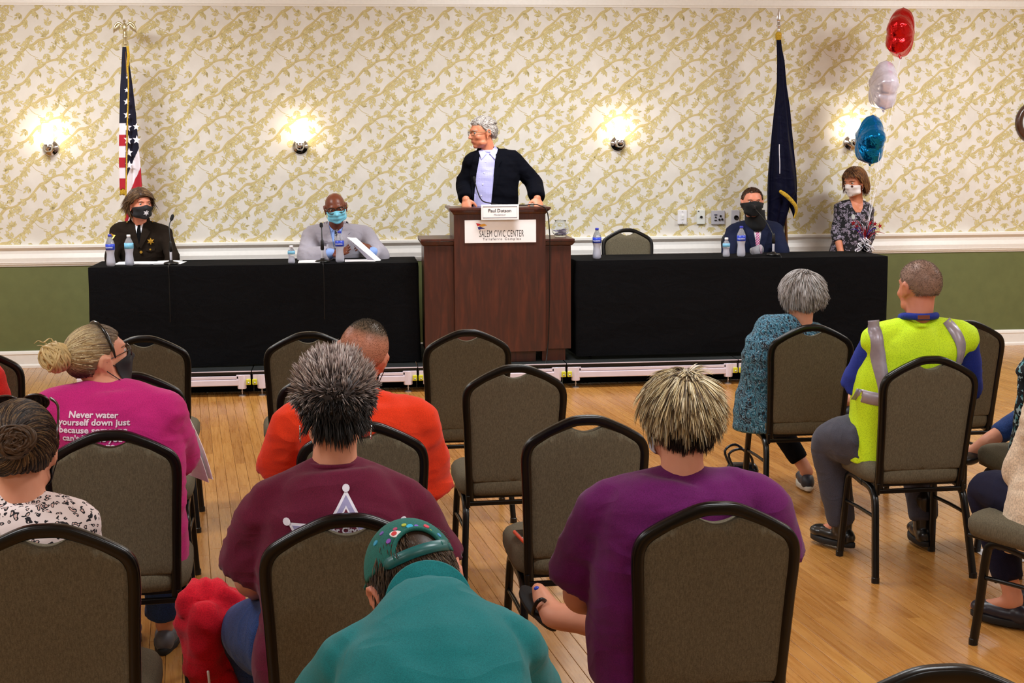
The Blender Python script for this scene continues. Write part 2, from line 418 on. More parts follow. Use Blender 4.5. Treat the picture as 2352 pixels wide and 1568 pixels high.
def planks():
    ang = R(6.4); wd = .0585; ca, sa = cos(ang), sin(ang)      # boards run towards (-sin, cos)
    lens = [.55, .75, .95, 1.2]; meshes = {}
    def pv(L):
        g = .0007; b = .0012; hw = wd/2-g; hl = L/2-g; z = 0.0
        V = [(-hw, -hl, -.012), (hw, -hl, -.012), (hw, hl, -.012), (-hw, hl, -.012), (-hw, -hl, z-b), (hw, -hl, z-b), (hw, hl, z-b), (-hw, hl, z-b), (-hw+b, -hl+b, z), (hw-b, -hl+b, z), (hw-b, hl-b, z), (-hw+b, hl-b, z)]
        F = [[8, 9, 10, 11]]+[[a, (a+1) % 4, (a+1) % 4+4, a+4] for a in range(4)]+[[a+4, (a+1) % 4+4, (a+1) % 4+8, a+8] for a in range(4)]
        return np.array(V), F
    rnd = random.Random(5); cand = []; rest = []
    M3 = rotm('Z', ang)
    s = -7.0
    while s < 9.5:
        tpos = -4.5+rnd.uniform(0, 1)
        while tpos < 14.5:
            L = rnd.choice(lens); tc = tpos+L/2; x = s*ca-tc*sa; y = s*sa+tc*ca; tpos += L
            if XL+.1 < x < XR-.1 and YB < y < WALL_Y+.75:
                d = np.array([x, y, -CAM_H]); zc = d@_fw; px = 1176+FPX*(d@_rt)/zc if zc > .3 else -9e9; py = 784-FPX*(d@_uu)/zc if zc > .3 else 9e9
                vis = -60 < px < 2412 and 700 < py < 1640 and y < 10.6
                (cand if vis else rest).append((zc, x, y, L))
        s += wd
    # nearest boards the camera can really see, one by one; the others joined
    cand.sort(); single = cand[:290]; rest += cand[290:]
    for zc, x, y, L in single:
        if L not in meshes:
            V, F = pv(L); me = bpy.data.meshes.new('plank'); me.from_pydata(V.tolist(), [], F); me.materials.append(M_oak); meshes[L] = me
        o = bpy.data.objects.new('plank', meshes[L]); COL.objects.link(o); o.parent = floor; o.location = (x, y, 0); o.rotation_euler = (0, 0, ang)
    parts = [(V@M3.T+[x, y, 0], F) for zc, x, y, L in rest for V, F in [pv(L)]]
    V, F = join(parts); o = mesh_obj('plank', V, F, M_oak, floor, smooth=False); o['kind'] = 'stuff'
planks()

# ------------------------------------------------------------------ sconces, plates, clock
M_chrome = plain('polished_chrome', (200, 200, 205), .12, 1, var=.03)
def emit(name, col, s):
    t = NT(name); t.b.inputs['Emission Color'].default_value = lin(col); t.b.inputs['Emission Strength'].default_value = s; t.set(col, .4); return t.m
M_shade = emit('lit_frosted_glass', (255, 240, 212), 12)
def sconce(px, py, label):
    p = at(px, py, WALL_Y); x, z = p[0], p[2]
    r_ = empty('wall_sconce', (x, WALL_Y, z), label, 'wall lamp', 'wall sconces with glowing glass shades')
    mesh_obj('wall_plate', *xf(lathe([(.066, 0), (.066, .008), (.058, .016), (.05, .018), (.044, .03), (.02, .034), (.001, .034)], seg=28), rotm('X', R(90)), (x, WALL_Y, z)), M_chrome, r_)
    mesh_obj('arm', *tube([(x, WALL_Y-.02, z-.01), (x, WALL_Y-.08, z-.02), (x, WALL_Y-.105, z-.005)], .011), M_chrome, r_)
    mesh_obj('lamp_cup', *lathe([(.001, -.03), (.02, -.028), (.034, -.01), (.036, .03), (.034, .032), (.001, .032)], (x, WALL_Y-.105, z+.0), 24), M_chrome, r_)
    mesh_obj('glass_shade', *lathe([(.028, .032), (.04, .05), (.043, .12), (.042, .18), (.036, .195), (.001, .198)], (x, WALL_Y-.105, z), 24), M_shade, r_)
sconce(117, 340, 'glowing wall sconce nearest the left edge, left of the striped flag')
sconce(690, 337, 'glowing wall sconce above and left of the man in a grey suit')
sconce(1419, 330, 'glowing wall sconce to the right of the speaker at the lectern')
sconce(1954, 328, 'glowing wall sconce half hidden by the blue balloon')
def plate(px, py, w_, h_, label, bits, col=(236, 234, 236), cat='wall plate'):
    p = at(px, py, WALL_Y); x, z = p[0], p[2]
    r_ = empty('wall_plate', (x, WALL_Y, z), label, cat)
    mesh_obj('cover', *box((x, WALL_Y-.012, z), (w_, .024, h_), .004), plain('plate_%d' % col[0], col, .4, var=.02), r_, smooth=False)
    for nm, dx, dz, sx, sz, c in bits:
        if nm == 'jack': mesh_obj(nm, *xf(lathe([(sx, 0), (sx, .012), (sx*.6, .012), (sx*.55, .004), (.0005, .004)], seg=14), rotm('X', R(90)), (x+dx, WALL_Y-.022, z+dz)), plain('dark_socket', c, .3, .5), r_)
        else: mesh_obj(nm, *box((x+dx, WALL_Y-.027, z+dz), (sx, .01, sz), .001), plain('bit_%d_%d' % (c[0], c[2]), c, .4), r_, smooth=False)
plate(1566, 498, .078, .122, 'white light switch plate on the patterned wall', [('switch', 0, .012, .018, .018, (246, 244, 240)), ('switch', 0, -.012, .018, .018, (238, 236, 232)), ('screw', 0, .048, .006, .006, (190, 188, 190)), ('screw', 0, -.048, .006, .006, (190, 188, 190))], cat='light switch')
plate(1609, 498, .07, .122, 'pale wall plate with one black knob right of the light switch', [('jack', 0, 0, .011, 0, (25, 20, 20)), ('mark', -.024, .05, .01, .006, (60, 58, 60))], (226, 228, 222))
plate(1648, 499, .116, .118, 'wide steel wall plate with several sockets beside the seated man in navy', [('jack', -.022, .002, .007, 0, (20, 16, 20)), ('jack', .02, .012, .009, 0, (30, 26, 30)), ('jack', .01, -.018, .009, 0, (30, 26, 30)), ('jack', .034, -.016, .009, 0, (70, 66, 76)), ('slot', -.022, .024, .024, .008, (60, 60, 84)), ('slot', -.022, -.024, .02, .008, (30, 24, 26))], (186, 184, 192), 'socket plate')
plate(1688, 498, .07, .118, 'steel socket plate partly behind the navy suit shoulder', [('jack', .004, -.004, .02, 0, (30, 22, 22))], (186, 184, 192), 'socket plate')
cl = at(2377, 280, WALL_Y); r_ = empty('wall_clock', (cl[0], WALL_Y, cl[2]), 'round wall clock with a dark wooden rim at the right edge', 'clock')
M_dwood = plain('dark_walnut', (64, 34, 20), .3, var=.3, scale=18, coat=.4)
RX = rotm('X', R(90)); lc = (cl[0], WALL_Y, cl[2])
mesh_obj('rim', *xf(lathe([(.182, 0), (.184, .02), (.172, .04), (.155, .045), (.135, .036), (.124, .03), (.122, .012), (.122, 0)], seg=48), RX, lc), M_dwood, r_)
mesh_obj('dial', *xf(lathe([(.124, .008), (.124, .012), (.001, .012)], seg=40), RX, lc), M_white, r_)
for k in range(12):
    a = k*pi/6; V, F = text_flat(str(12 if k == 0 else k), .03); V = np.stack([V[:, 0]+.1*sin(a), np.zeros(len(V))-.0135, V[:, 1]+.1*cos(a)-.01], 1)
    mesh_obj('numeral', V+np.array(lc), F, plain('ink_black', (20, 20, 22), .6), r_, smooth=False)
for L, a in ((.06, R(-60)), (.085, R(100))):
    mesh_obj('clock_hand', *prism([(-.003, 0), (.003, 0), (.0015, L), (-.0015, L)], .002, rotm('Y', a), (lc[0], lc[1]-.017, lc[2])), plain('ink_black', (20, 20, 22)), r_, smooth=False)
# ------------------------------------------------------------------ stage
ST = .185
M_blackcloth = fabric('black_tablecloth', (15, 15, 17), var=.3, scale=260, rough=.95, wrk=.10)
M_stagetop = fabric('charcoal_deck_carpet', (40, 42, 42), var=.25, scale=300)
M_alu = plain('brushed_aluminium', (226, 216, 230), .45, .1, var=.04, scale=8)
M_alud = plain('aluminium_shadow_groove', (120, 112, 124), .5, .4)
M_blackmetal = plain('black_painted_metal', (12, 12, 14), .35, .2, spec=.5)
M_yellow = plain('yellow_clamp_paint', (206, 205, 50), .45)
M_steel = plain('zinc_bolt', (190, 190, 196), .3, .9)
decks = [(-1.98, -.74), (-.74, .46), (.46, 1.56), (1.56, 2.86), (2.86, 4.12)]
for i, (x0, x1) in enumerate(decks):
    y0, y1 = 10.40, 11.62; xc, w_ = (x0+x1)/2, x1-x0-.008
    r_ = empty('stage_platform', (xc, y0, 0), ['stage deck section at the left end, behind the two leftmost chairs', 'stage deck section under the seated man in grey', 'stage deck section under the wooden lectern', 'stage deck section right of the lectern with two corner posts close together', 'stage deck section at the right end under the navy flag'][i], 'stage', 'low stage sections under the tables')
    mesh_obj('deck', *box((xc, (y0+y1)/2, ST-.011), (w_, y1-y0, .022), .002), M_stagetop, r_, smooth=False)
    mesh_obj('edge_strip', *box((xc, y0-.003, ST-.003), (w_, .008, .006)), M_alu, r_, smooth=False)
    mesh_obj('edge_band', *box((xc, y0+.004, ST-.017), (w_, .012, .024)), M_blackmetal, r_, smooth=False)
    V, F = join([box((xc, y0+.008, .138), (w_-.16, .03, .022), .003), box((xc, y0+.006, .101), (w_-.16, .034, .046), .006)])
    mesh_obj('side_rail', V, F, M_alu, r_, smooth=False)
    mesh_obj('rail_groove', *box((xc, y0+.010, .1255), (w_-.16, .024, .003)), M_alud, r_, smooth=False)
    mesh_obj('skirt', *box((xc, y0+.2, .075), (w_, .012, .145)), M_blackcloth, r_, smooth=False)
    for sx in (-1, 1):
        px_ = xc+sx*(w_/2-.055)
        V, F = join([box((px_, y0+.018, .12), (.1, .05, .075), .004), lathe([(.03, .055), (.032, .058), (.032, .155), (.03, .157)], (px_-sx*.012, y0+.012, 0), 16)])
        mesh_obj('corner_post', V, F, M_alu, r_, smooth=False)
        mesh_obj('levelling_foot', *join([lathe([(.004, .012), (.004, .06)], (px_-sx*.012, y0+.015, 0), 8), lathe([(.008, .028), (.008, .038)], (px_-sx*.012, y0+.015, 0), 6), lathe([(.028, 0), (.028, .006), (.006, .014)], (px_-sx*.012, y0+.015, 0), 16)]), M_steel, r_, smooth=False)
        cxx = xc+sx*(w_/2-.018)
        mesh_obj('clamp', *box((cxx, y0-.012, .105), (.034, .014, .042), .005), M_yellow, r_, smooth=False)
        for dz in (0,): mesh_obj('bolt', *xf(lathe([(.007, 0), (.007, .006), (.001, .008)], seg=8), rotm('X', R(90)), (cxx, y0-.019, .1)), M_steel, r_)
    for sy in (.6, 1.15):
        for sx in (-1, 1): mesh_obj('leg', *tube([(xc+sx*(w_/2-.08), y0+sy, .02), (xc+sx*(w_/2-.08), y0+sy, .15)], .02, smooth=False), M_blackmetal, r_)

# ------------------------------------------------------------------ cloth covered tables
def cloth(x0, x1, y0, y1, zt, zb, seed, label, name='draped_table'):
    r_ = empty(name, ((x0+x1)/2, (y0+y1)/2, ST), label, 'table')
    nx, nz = 150, 26; V = []; F = []
    P = []     # perimeter of the skirt, running round the table
    xs = np.linspace(x0, x1, nx)
    per = [(x, y0, 0, -1) for x in xs]+[(x1, y, 1, 0) for y in np.linspace(y0, y1, 20)[1:]]+[(x, y1, 0, 1) for x in xs[::-1][1:]]+[(x0, y, -1, 0) for y in np.linspace(y1, y0, 20)[1:-1]]
    n = len(per); pr = np.array(per)
    s_ = np.cumsum(np.r_[0, np.hypot(*np.diff(pr[:, :2], axis=0).T)])
    rows = []
    for k in range(nz):
        f = k/(nz-1); 
        zbb = np.where((pr[:, 3] > .5), zt-.14, zb); z = zt-.004-(zt-.004-zbb)*f if k else np.full(n, zt-.001)
        a = .002+.020*f
        wv = a*(vnoise(np.stack([s_*2.2, np.full(n, f*1.3), np.full(n, seed)], 1), seed)*2-1)+.35*a*(vnoise(np.stack([s_*9, np.full(n, f*.6), np.full(n, seed+3)], 1), seed+1)*2-1)+.5*a*vnoise(np.stack([s_*3+f*4, s_*0+f*5, s_*0], 1), seed+5)
        out = .004*min(1, k*2)+wv*min(1, f*3)+.012*f
        zz = z+.006*f*(vnoise(np.stack([s_*3, s_*0, s_*0+seed], 1), 3)-.5)*2
        rows.append(np.stack([pr[:, 0]+pr[:, 2]*out, pr[:, 1]+pr[:, 3]*out, zz], 1))
    # top surface
    tx = np.linspace(x0+.004, x1-.004, 60); ty = np.linspace(y0+.004, y1-.004, 12)
    top = np.array([(x, y, zt) for y in ty for x in tx]); top[:, 2] += .0025*(vnoise(top*[3, 9, 1]+seed, 2)-.5)
    TF = [[j*60+i, j*60+i+1, (j+1)*60+i+1, (j+1)*60+i] for j in range(11) for i in range(59)]
    V = np.vstack(rows); SF = [[i*n+k, i*n+(k+1) % n, (i+1)*n+(k+1) % n, (i+1)*n+k][::-1] for i in range(nz-1) for k in range(n)]
    # a slab closes the gap under the top edge
    o = mesh_obj('tablecloth', *join([(V, SF), (top, TF), box(((x0+x1)/2, (y0+y1)/2, zt-.008), (x1-x0, y1-y0, .014), .004)]), M_blackcloth, r_)
    mesh_obj('table_board', *box(((x0+x1)/2, (y0+y1)/2, zt-.03), (x1-x0-.03, y1-y0-.03, .026)), M_dwood, r_, smooth=False)
    for sx in (x0+.12, x1-.12):
        for sy in (y0+.08, y1-.08): mesh_obj('leg', *tube([(sx, sy, ST+.016), (sx, sy, zt-.05)], .014, smooth=False), M_blackmetal, r_)
TZ = .931
cloth(-1.895, .485, 10.62, 11.2, TZ, ST+.012, 1, 'long table under a black cloth on the left of the lectern')
cloth(1.66, 4.07, 10.58, 11.14, TZ-.004, ST+.03, 4, 'long table under a black cloth on the right of the lectern')

# ------------------------------------------------------------------ lectern
t = NT('cherry_veneer'); nz = t.noise(1, 5, t.mapping(t.obj(), (26, 26, 3.2)), .55, .8); n2 = t.noise(3, 3)
cc = t.ramp(nz.outputs[0], [(.25, (50, 22, 15)), (.5, (74, 32, 20)), (.75, (100, 45, 25))])
cc = t.mix(t.math('MULTIPLY', n2.outputs[0], .55), cc, lin((44, 22, 17))); t.set(cc, .42); t.b.inputs['Coat Weight'].default_value = .15; M_cherry = t.m
LX0, LX1 = .745, 1.42; LY = 10.5
r_ = empty('lectern', ((LX0+LX1)/2, LY, ST), 'tall dark cherry wood lectern with low side wings and a white sign', 'lectern')
xc = (LX0+LX1)/2
mesh_obj('front_panel', *box((xc, LY+.012, .78), (LX1-LX0, .024, 1.03), .002), M_cherry, r_, smooth=False)
for sx in (-1, 1):
    mesh_obj('side_panel', *box((xc+sx*((LX1-LX0)/2-.012), LY+.24, .78), (.024, .43, 1.03), .002), M_cherry, r_, smooth=False)
mesh_obj('plinth', *box((xc-.02, LY+.24, .225), (LX1-LX0-.1, .4, .08), .002), M_cherry, r_, smooth=False)
def crown(x0, x1, y0, y1, z, h=.05, fl=.035, open_back=True):
    pr = [(0, 0), (.006, .004), (.012, .016), (fl*.8, h*.62), (fl, h*.7), (fl, h), (0, h)]
    path = [(x0, y1), (x0, y0), (x1, y0), (x1, y1)]; rings = []
    dirs = [(-1, 0), (-1, -1), (1, -1), (1, 0)]
    for (x, y), (dx, dy) in zip(path, dirs): rings.append(np.array([(x+dx*d, y+dy*d, z+q) for d, q in pr]))
    return loft(rings)
mesh_obj('crown_moulding', *crown(LX0, LX1, LY, LY+.46, 1.285), M_cherry, r_, smooth=False)
mesh_obj('reading_top', *join([box((xc, LY+.23, 1.318), (LX1-LX0+.03, .46, .022), .002)]), M_cherry, r_, smooth=False)
mesh_obj('back_shelf', *box((xc, LY+.25, .95), (LX1-LX0-.05, .38, .02)), M_cherry, r_, smooth=False)
for x0, x1, zz in ((.525, LX0, 1.055), (LX1, 1.615, 1.045)):
    wv = (x0+x1)/2; w_ = x1-x0
    mesh_obj('wing_panel', *box((wv, LY+.05, (zz+.275)/2), (w_, .024, zz-.275), .002), M_cherry, r_, smooth=False)
    ox = x0+.012 if x0 < .7 else x1-.012
    mesh_obj('wing_side', *box((ox, LY+.24, (zz+.275)/2), (.024, .36, zz-.275), .002), M_cherry, r_, smooth=False)
    mesh_obj('wing_top', *box((wv, LY+.235, zz+.045), (w_+.05, .45, .018), .003), M_cherry, r_, smooth=False)
    if x0 < .7: mesh_obj('wing_moulding', *loft([np.array(q) for q in [[(x0-0*k, LY+.42, zz+.001), (x0-.012, LY+.42, zz+.008), (x0-.03, LY+.42, zz+.034), (x0, LY+.42, zz+.034)] for k in (1,)]+[[(x0, LY+.04, zz+.001), (x0-.012, LY+.028, zz+.008), (x0-.03, LY+.008, zz+.034), (x0, LY+.04, zz+.034)], [(x1, LY+.04, zz+.001), (x1, LY+.028, zz+.008), (x1, LY+.008, zz+.034), (x1, LY+.04, zz+.034)]]]), M_cherry, r_, smooth=False)
    else: mesh_obj('wing_moulding', *loft([np.array(q) for q in [[(x0, LY+.04, zz+.001), (x0, LY+.028, zz+.008), (x0, LY+.008, zz+.034), (x0, LY+.04, zz+.034)], [(x1, LY+.04, zz+.001), (x1+.012, LY+.028, zz+.008), (x1+.03, LY+.008, zz+.034), (x1, LY+.04, zz+.034)], [(x1, LY+.42, zz+.001), (x1+.012, LY+.42, zz+.008), (x1+.03, LY+.42, zz+.034), (x1, LY+.42, zz+.034)]]]), M_cherry, r_, smooth=False)
    mesh_obj('wing_plinth', *box((wv+(.01 if x0 < .7 else -.03), LY+.23, .23), (w_-.02, .34, .09)), M_cherry, r_, smooth=False)
# sign and its print
M_paper = plain('white_card', (246, 244, 246), .6, var=.01)
M_ink = plain('ink_black', (20, 20, 22), .6)
s0 = at(1067, 506, LY); s1 = at(1231, 556, LY)
sg = mesh_obj('sign', *box(((s0[0]+s1[0])/2, LY-.004, (s0[2]+s1[2])/2), (s1[0]-s0[0], .008, s0[2]-s1[2]), .001), M_paper, r_, smooth=False)
sg['label'] = 'white sign board with a red, orange and blue pennant logo'
def wall_text(s, size, px, py, Y, mat, parent, name='lettering', bold=0, sx=1., space=1., align='CENTER', th=.0012):
    V, F = text_flat(s, size, bold, align, sx, space); p = at(px, py, Y)
    a = np.stack([V[:, 0]+p[0], np.full(len(V), Y), V[:, 1]+p[2]], 1)
    return mesh_obj(name, a, F, mat, parent, smooth=False)
o = wall_text('SALEM CIVIC CENTER', .070, 1152, 543.5, LY-.0088, M_ink, sg, sx=.44, space=1.12)
wall_text('Taliaferro Complex', .026, 1153, 551, LY-.0088, M_ink, sg, sx=.92, space=1.45, bold=.004)
def pennant(pts, c, nm):
    P = [at(x, y, LY-.0088) for x, y in pts]; me = mesh_obj('logo', P, [list(range(len(P)))], plain(nm, c, .6, var=.02), sg, smooth=False)
pennant([(1093, 512), (1101, 513.5), (1105, 516), (1100, 518), (1097, 520)], (205, 40, 45), 'logo_red')
pennant([(1103, 515.5), (1112, 514), (1119, 517), (1112, 519.5), (1106, 520.5), (1100, 519.5)], (240, 175, 60), 'logo_orange')
pennant([(1097, 522), (1103, 519.8), (1109, 523), (1115, 525), (1106, 525.5), (1100, 528)], (40, 45, 140), 'logo_blue')
# name card leaning on the lectern top
c0 = at(1105, 470, LY-.045); c1 = at(1192, 504, LY-.045)
r2 = empty('name_card', ((c0[0]+c1[0])/2, LY-.045, c1[2]), 'white printed name card standing on the lectern front edge', 'sign')
mesh_obj('card', *box(((c0[0]+c1[0])/2, LY-.042, (c0[2]+c1[2])/2), (c1[0]-c0[0], .005, c0[2]-c1[2]), .001), M_paper, r2, smooth=False)
wall_text('Paul Dotson', .034, 1148, 487, LY-.0458, M_ink, r2, bold=.012); wall_text('Moderator', .02, 1148, 495, LY-.0458, plain('ink_grey', (120, 120, 130)), r2)
for a, b, c_, d in ((1109, 474, 1188, 474.6), (1109, 499.5, 1188, 500), (1109, 474, 1109.6, 500), (1187.5, 474, 1188, 500)):
    q0 = at(a, b, LY-.0458); q1 = at(c_, d, LY-.0458)
    mesh_obj('border_line', [(q0[0], q0[1], q0[2]), (q1[0], q0[1], q0[2]), (q1[0], q0[1], q1[2]), (q0[0], q0[1], q1[2])], [[0, 1, 2, 3]], plain('ink_grey', (120, 120, 130)), r2, smooth=False)

# ------------------------------------------------------------------ stacking banquet chairs
t = NT('taupe_chair_fabric'); nz = t.noise(330, 2, t.mapping(t.obj(), (1, 1, 2.6))); n2 = t.noise(120, 2, t.mapping(t.obj(), (2.2, 2.2, .7)))
cc = t.mix(.5, t.ramp(nz.outputs[0], [(.3, (74, 68, 55)), (.7, (120, 111, 92))]), t.ramp(n2.outputs[0], [(.35, (80, 74, 58)), (.68, (114, 105, 84))]))
t.set(cc, .9, spec=.2); t.bump(nz.outputs[0], .3, .001); M_chairfab = t.m
M_frame = plain('black_gloss_frame', (2, 2, 3), .3, 0, var=.1, spec=.35, coat=.05)
def yb(z): return .085-(z-.36)*.149          # the back leans: depth of the frame at a height
def make_chair():
    r_ = empty('banquet_chair', (0, 0, 0), 'x', 'chair')
    half = [(.176, .365), (.180, .5), (.188, .68), (.1935, .77), (.192, .818), (.178, .848), (.147, .870), (.10, .895), (.045, .918), (0, .922)]
    path = [(-x, z) for x, z in half]+[(x, z) for x, z in half[::-1][1:]]
    pr = np.array([(-1, -.7), (-.7, -1), (.7, -1), (1, -.7), (1, .7), (.7, 1), (-.7, 1), (-1, .7)])*[1.05, .85]
    P = [(x, yb(z), z) for x, z in path]
    mesh_obj('back_frame', *tube(P, .0145, prof=pr, n=5, upv=(0, 1, 0)), M_frame, r_)
    # upholstered panel with the hand hole under the top rail
    inner = [(x*(1-.012/.19), z-.010*(z > .8)) for x, z in half]
    S = spline([np.array(p) for p in [(-x, z) for x, z in inner]+[(x, z) for x, z in inner[::-1][1:]]], 6)
    S = S[S[:, 1] > .46]
    top = S.copy()
    dip = np.where(np.abs(top[:, 0]) < .062, .906-.026*np.cos(np.clip(top[:, 0]/.062, -1, 1)*pi/2), 9)
    top[:, 1] = np.minimum(top[:, 1], dip)
    poly = [tuple(p) for p in top]+[(.17, .455), (0, .452), (-.17, .455)]
    V, F = flatmesh(poly, .03); n = len(V)
    from_edge = np.clip((.19-np.abs(V[:, 0]))/.03, 0, 1)*np.clip((.905-V[:, 1])/.04, 0, 1)*np.clip((V[:, 1]-.45)/.03, 0, 1)
    from_edge = np.clip(from_edge, 0, 1)**.5
    back = np.stack([V[:, 0], np.array([yb(z) for z in V[:, 1]])-.006-.007*from_edge, V[:, 1]], 1)
    front = np.stack([V[:, 0], np.array([yb(z) for z in V[:, 1]])+.010+.028*from_edge, V[:, 1]], 1)
    from collections import Counter
    ec = Counter(); od = {}
    for f in F:
        for a, b in zip(f, f[1:]+f[:1]): ec[frozenset((a, b))] += 1; od[frozenset((a, b))] = (a, b)
    FF = [list(f)[::1] for f in F]+[[i+n for i in f][::-1] for f in F]+[[od[k][1], od[k][0], od[k][0]+n, od[k][1]+n] for k, c in ec.items() if c == 1]
    mesh_obj('backrest', np.vstack([back, front]), FF, M_chairfab, r_)
    # seat cushion
    rings = []
    for z, g in ((.392, .02), (.396, .004), (.42, -.004), (.445, -.004), (.462, .006), (.473, .024), (.478, .06)):
        pts = []
        for k in range(44):
            a = 2*pi*k/44; ca, sa = cos(a), sin(a); e = .42
            x = math.copysign(abs(ca)**e, ca)*(.218-g); y = math.copysign(abs(sa)**e, sa)*(.213-g)+.275
            x *= 1-.10*(y < .1)*(.1-y)/.04*.35
            pts.append((x, y, z+(.008 if .44 < z else 0)*sin(pi*(y-.06)/.43)))
        rings.append(np.array(pts))
    mesh_obj('seat', *loft(rings), M_chairfab, r_)
    mesh_obj('seat_board', *box((0, .275, .388), (.38, .38, .012), .003), M_blackmetal, r_, smooth=False)
    for s in (-1, 1):
        sq = np.array([(-1, -.8), (-.8, -1), (.8, -1), (1, -.8), (1, .8), (.8, 1), (-.8, 1), (-1, .8)])
        mesh_obj('leg', *tube([(s*.213, .40, .004), (s*.206, .385, .15), (s*.198, .37, .33), (s*.195, .352, .375), (s*.193, .30, .385), (s*.192, .2, .375)], .0125, prof=sq, n=4), M_frame, r_)
        mesh_obj('leg', *tube([(s*.213, 0, .004), (s*.205, .03, .15), (s*.196, .062, .29), (s*.193, .085, .345), (s*.192, .13, .372), (s*.192, .2, .377)], .0125, prof=sq, n=4), M_frame, r_)
        mesh_obj('side_stretcher', *tube([(s*.203, .378, .255), (s*.201, .215, .262), (s*.199, .05, .262)], .008, n=2), M_frame, r_)
        for y_ in (.40, 0): mesh_obj('foot_cap', *lathe([(.0165, 0), (.0165, .022), (.014, .024)], (s*.213, y_, 0), 12), M_blackmetal, r_, smooth=False)
        mesh_obj('bracket', *box((s*.184, .085, .375), (.014, .045, .05), .003), M_frame, r_, smooth=False)
    for y_, z_ in ((.075, .365), (.33, .372)):
        mesh_obj('cross_bar', *box((0, y_, z_), (.372, .018, .018), .003), M_frame, r_, smooth=False)
    return r_
proto = make_chair(); used = [False]
def chair(x, y, deg, label, group, z=0):
    if not used[0]:
        used[0] = True; proto.location = (x, y, z); proto.rotation_euler = (0, 0, R(deg)); proto['label'] = label; proto['group'] = group; return proto
    return copy_tree(proto, (x, y, z), R(deg), label, group)
GA = 'audience banquet chairs in rows'
for x, y, dg, lb in [
    (-1.64, 6.36, 4, 'taupe banquet chair cut by the left edge, furthest row'),
    (-.96, 6.68, 3, 'empty taupe banquet chair in the front row just right of the blonde bun'),
    (-.21, 6.70, 3, 'empty taupe banquet chair in the front row left of the buzz-cut man'),
    (.53, 6.66, 2, 'empty taupe banquet chair in the front row straight before the lectern'),
    (2.17, 6.58, 0, 'taupe banquet chair under the grey-haired woman in the blue patterned blouse'),
    (2.95, 6.62, 2, 'taupe banquet chair in the front row beyond the right shoulder of the yellow vest'),
    (-.865, 5.6, 4, 'empty taupe banquet chair right behind the blonde woman in magenta, second row'),
    (-.095, 5.57, 3, 'empty taupe banquet chair mostly hidden behind the spiky grey head'),
    (.63, 5.56, 2, 'empty taupe banquet chair in the second row, whole back and seat in view'),
    (2.325, 5.53, 2, 'taupe banquet chair under the man in the yellow safety vest'),
    (2.93, 5.50, 0, 'taupe banquet chair of the woman with the crossed leg at the right edge'),
    (-.75, 4.44, 4, 'taupe banquet chair under the woman in the magenta shirt'),
    (.02, 4.47, 1, 'taupe banquet chair under the man in the orange shirt'),
    (.735, 4.47, 2, 'empty taupe banquet chair with a phone lying on its seat'),
    (2.56, 4.50, 25, 'turned taupe banquet chair at the right edge under the cream cardigan'),
    (-.72, 3.33, 3, 'taupe banquet chair in the lower left corner under the leopard print blouse'),
    (-.025, 3.33, 2, 'taupe banquet chair under the woman in the maroon star shirt'),
    (.87, 3.32, -1, 'taupe banquet chair under the woman in the purple shirt, largest back in view'),
    (.962, 2.2, 0, 'taupe banquet chair of which only the black top rail shows at the bottom edge'),
    (.1, 1.98, 0, 'taupe banquet chair under the man in the green polka-dot cap')]:
    chair(x, y, dg, lb, GA)
GS = 'banquet chairs on the stage'
for x, y, lb in [(-1.6, 11.52, 'banquet chair behind the left table under the woman in brown uniform'), (-.1, 11.5, 'banquet chair behind the left table under the man in the grey suit'), (2.184, 11.30, 'empty banquet chair behind the right table beside the water bottle'), (3.21, 11.5, 'banquet chair behind the right table under the man in the navy suit')]:
    chair(x, y, 180, lb, GS, ST)
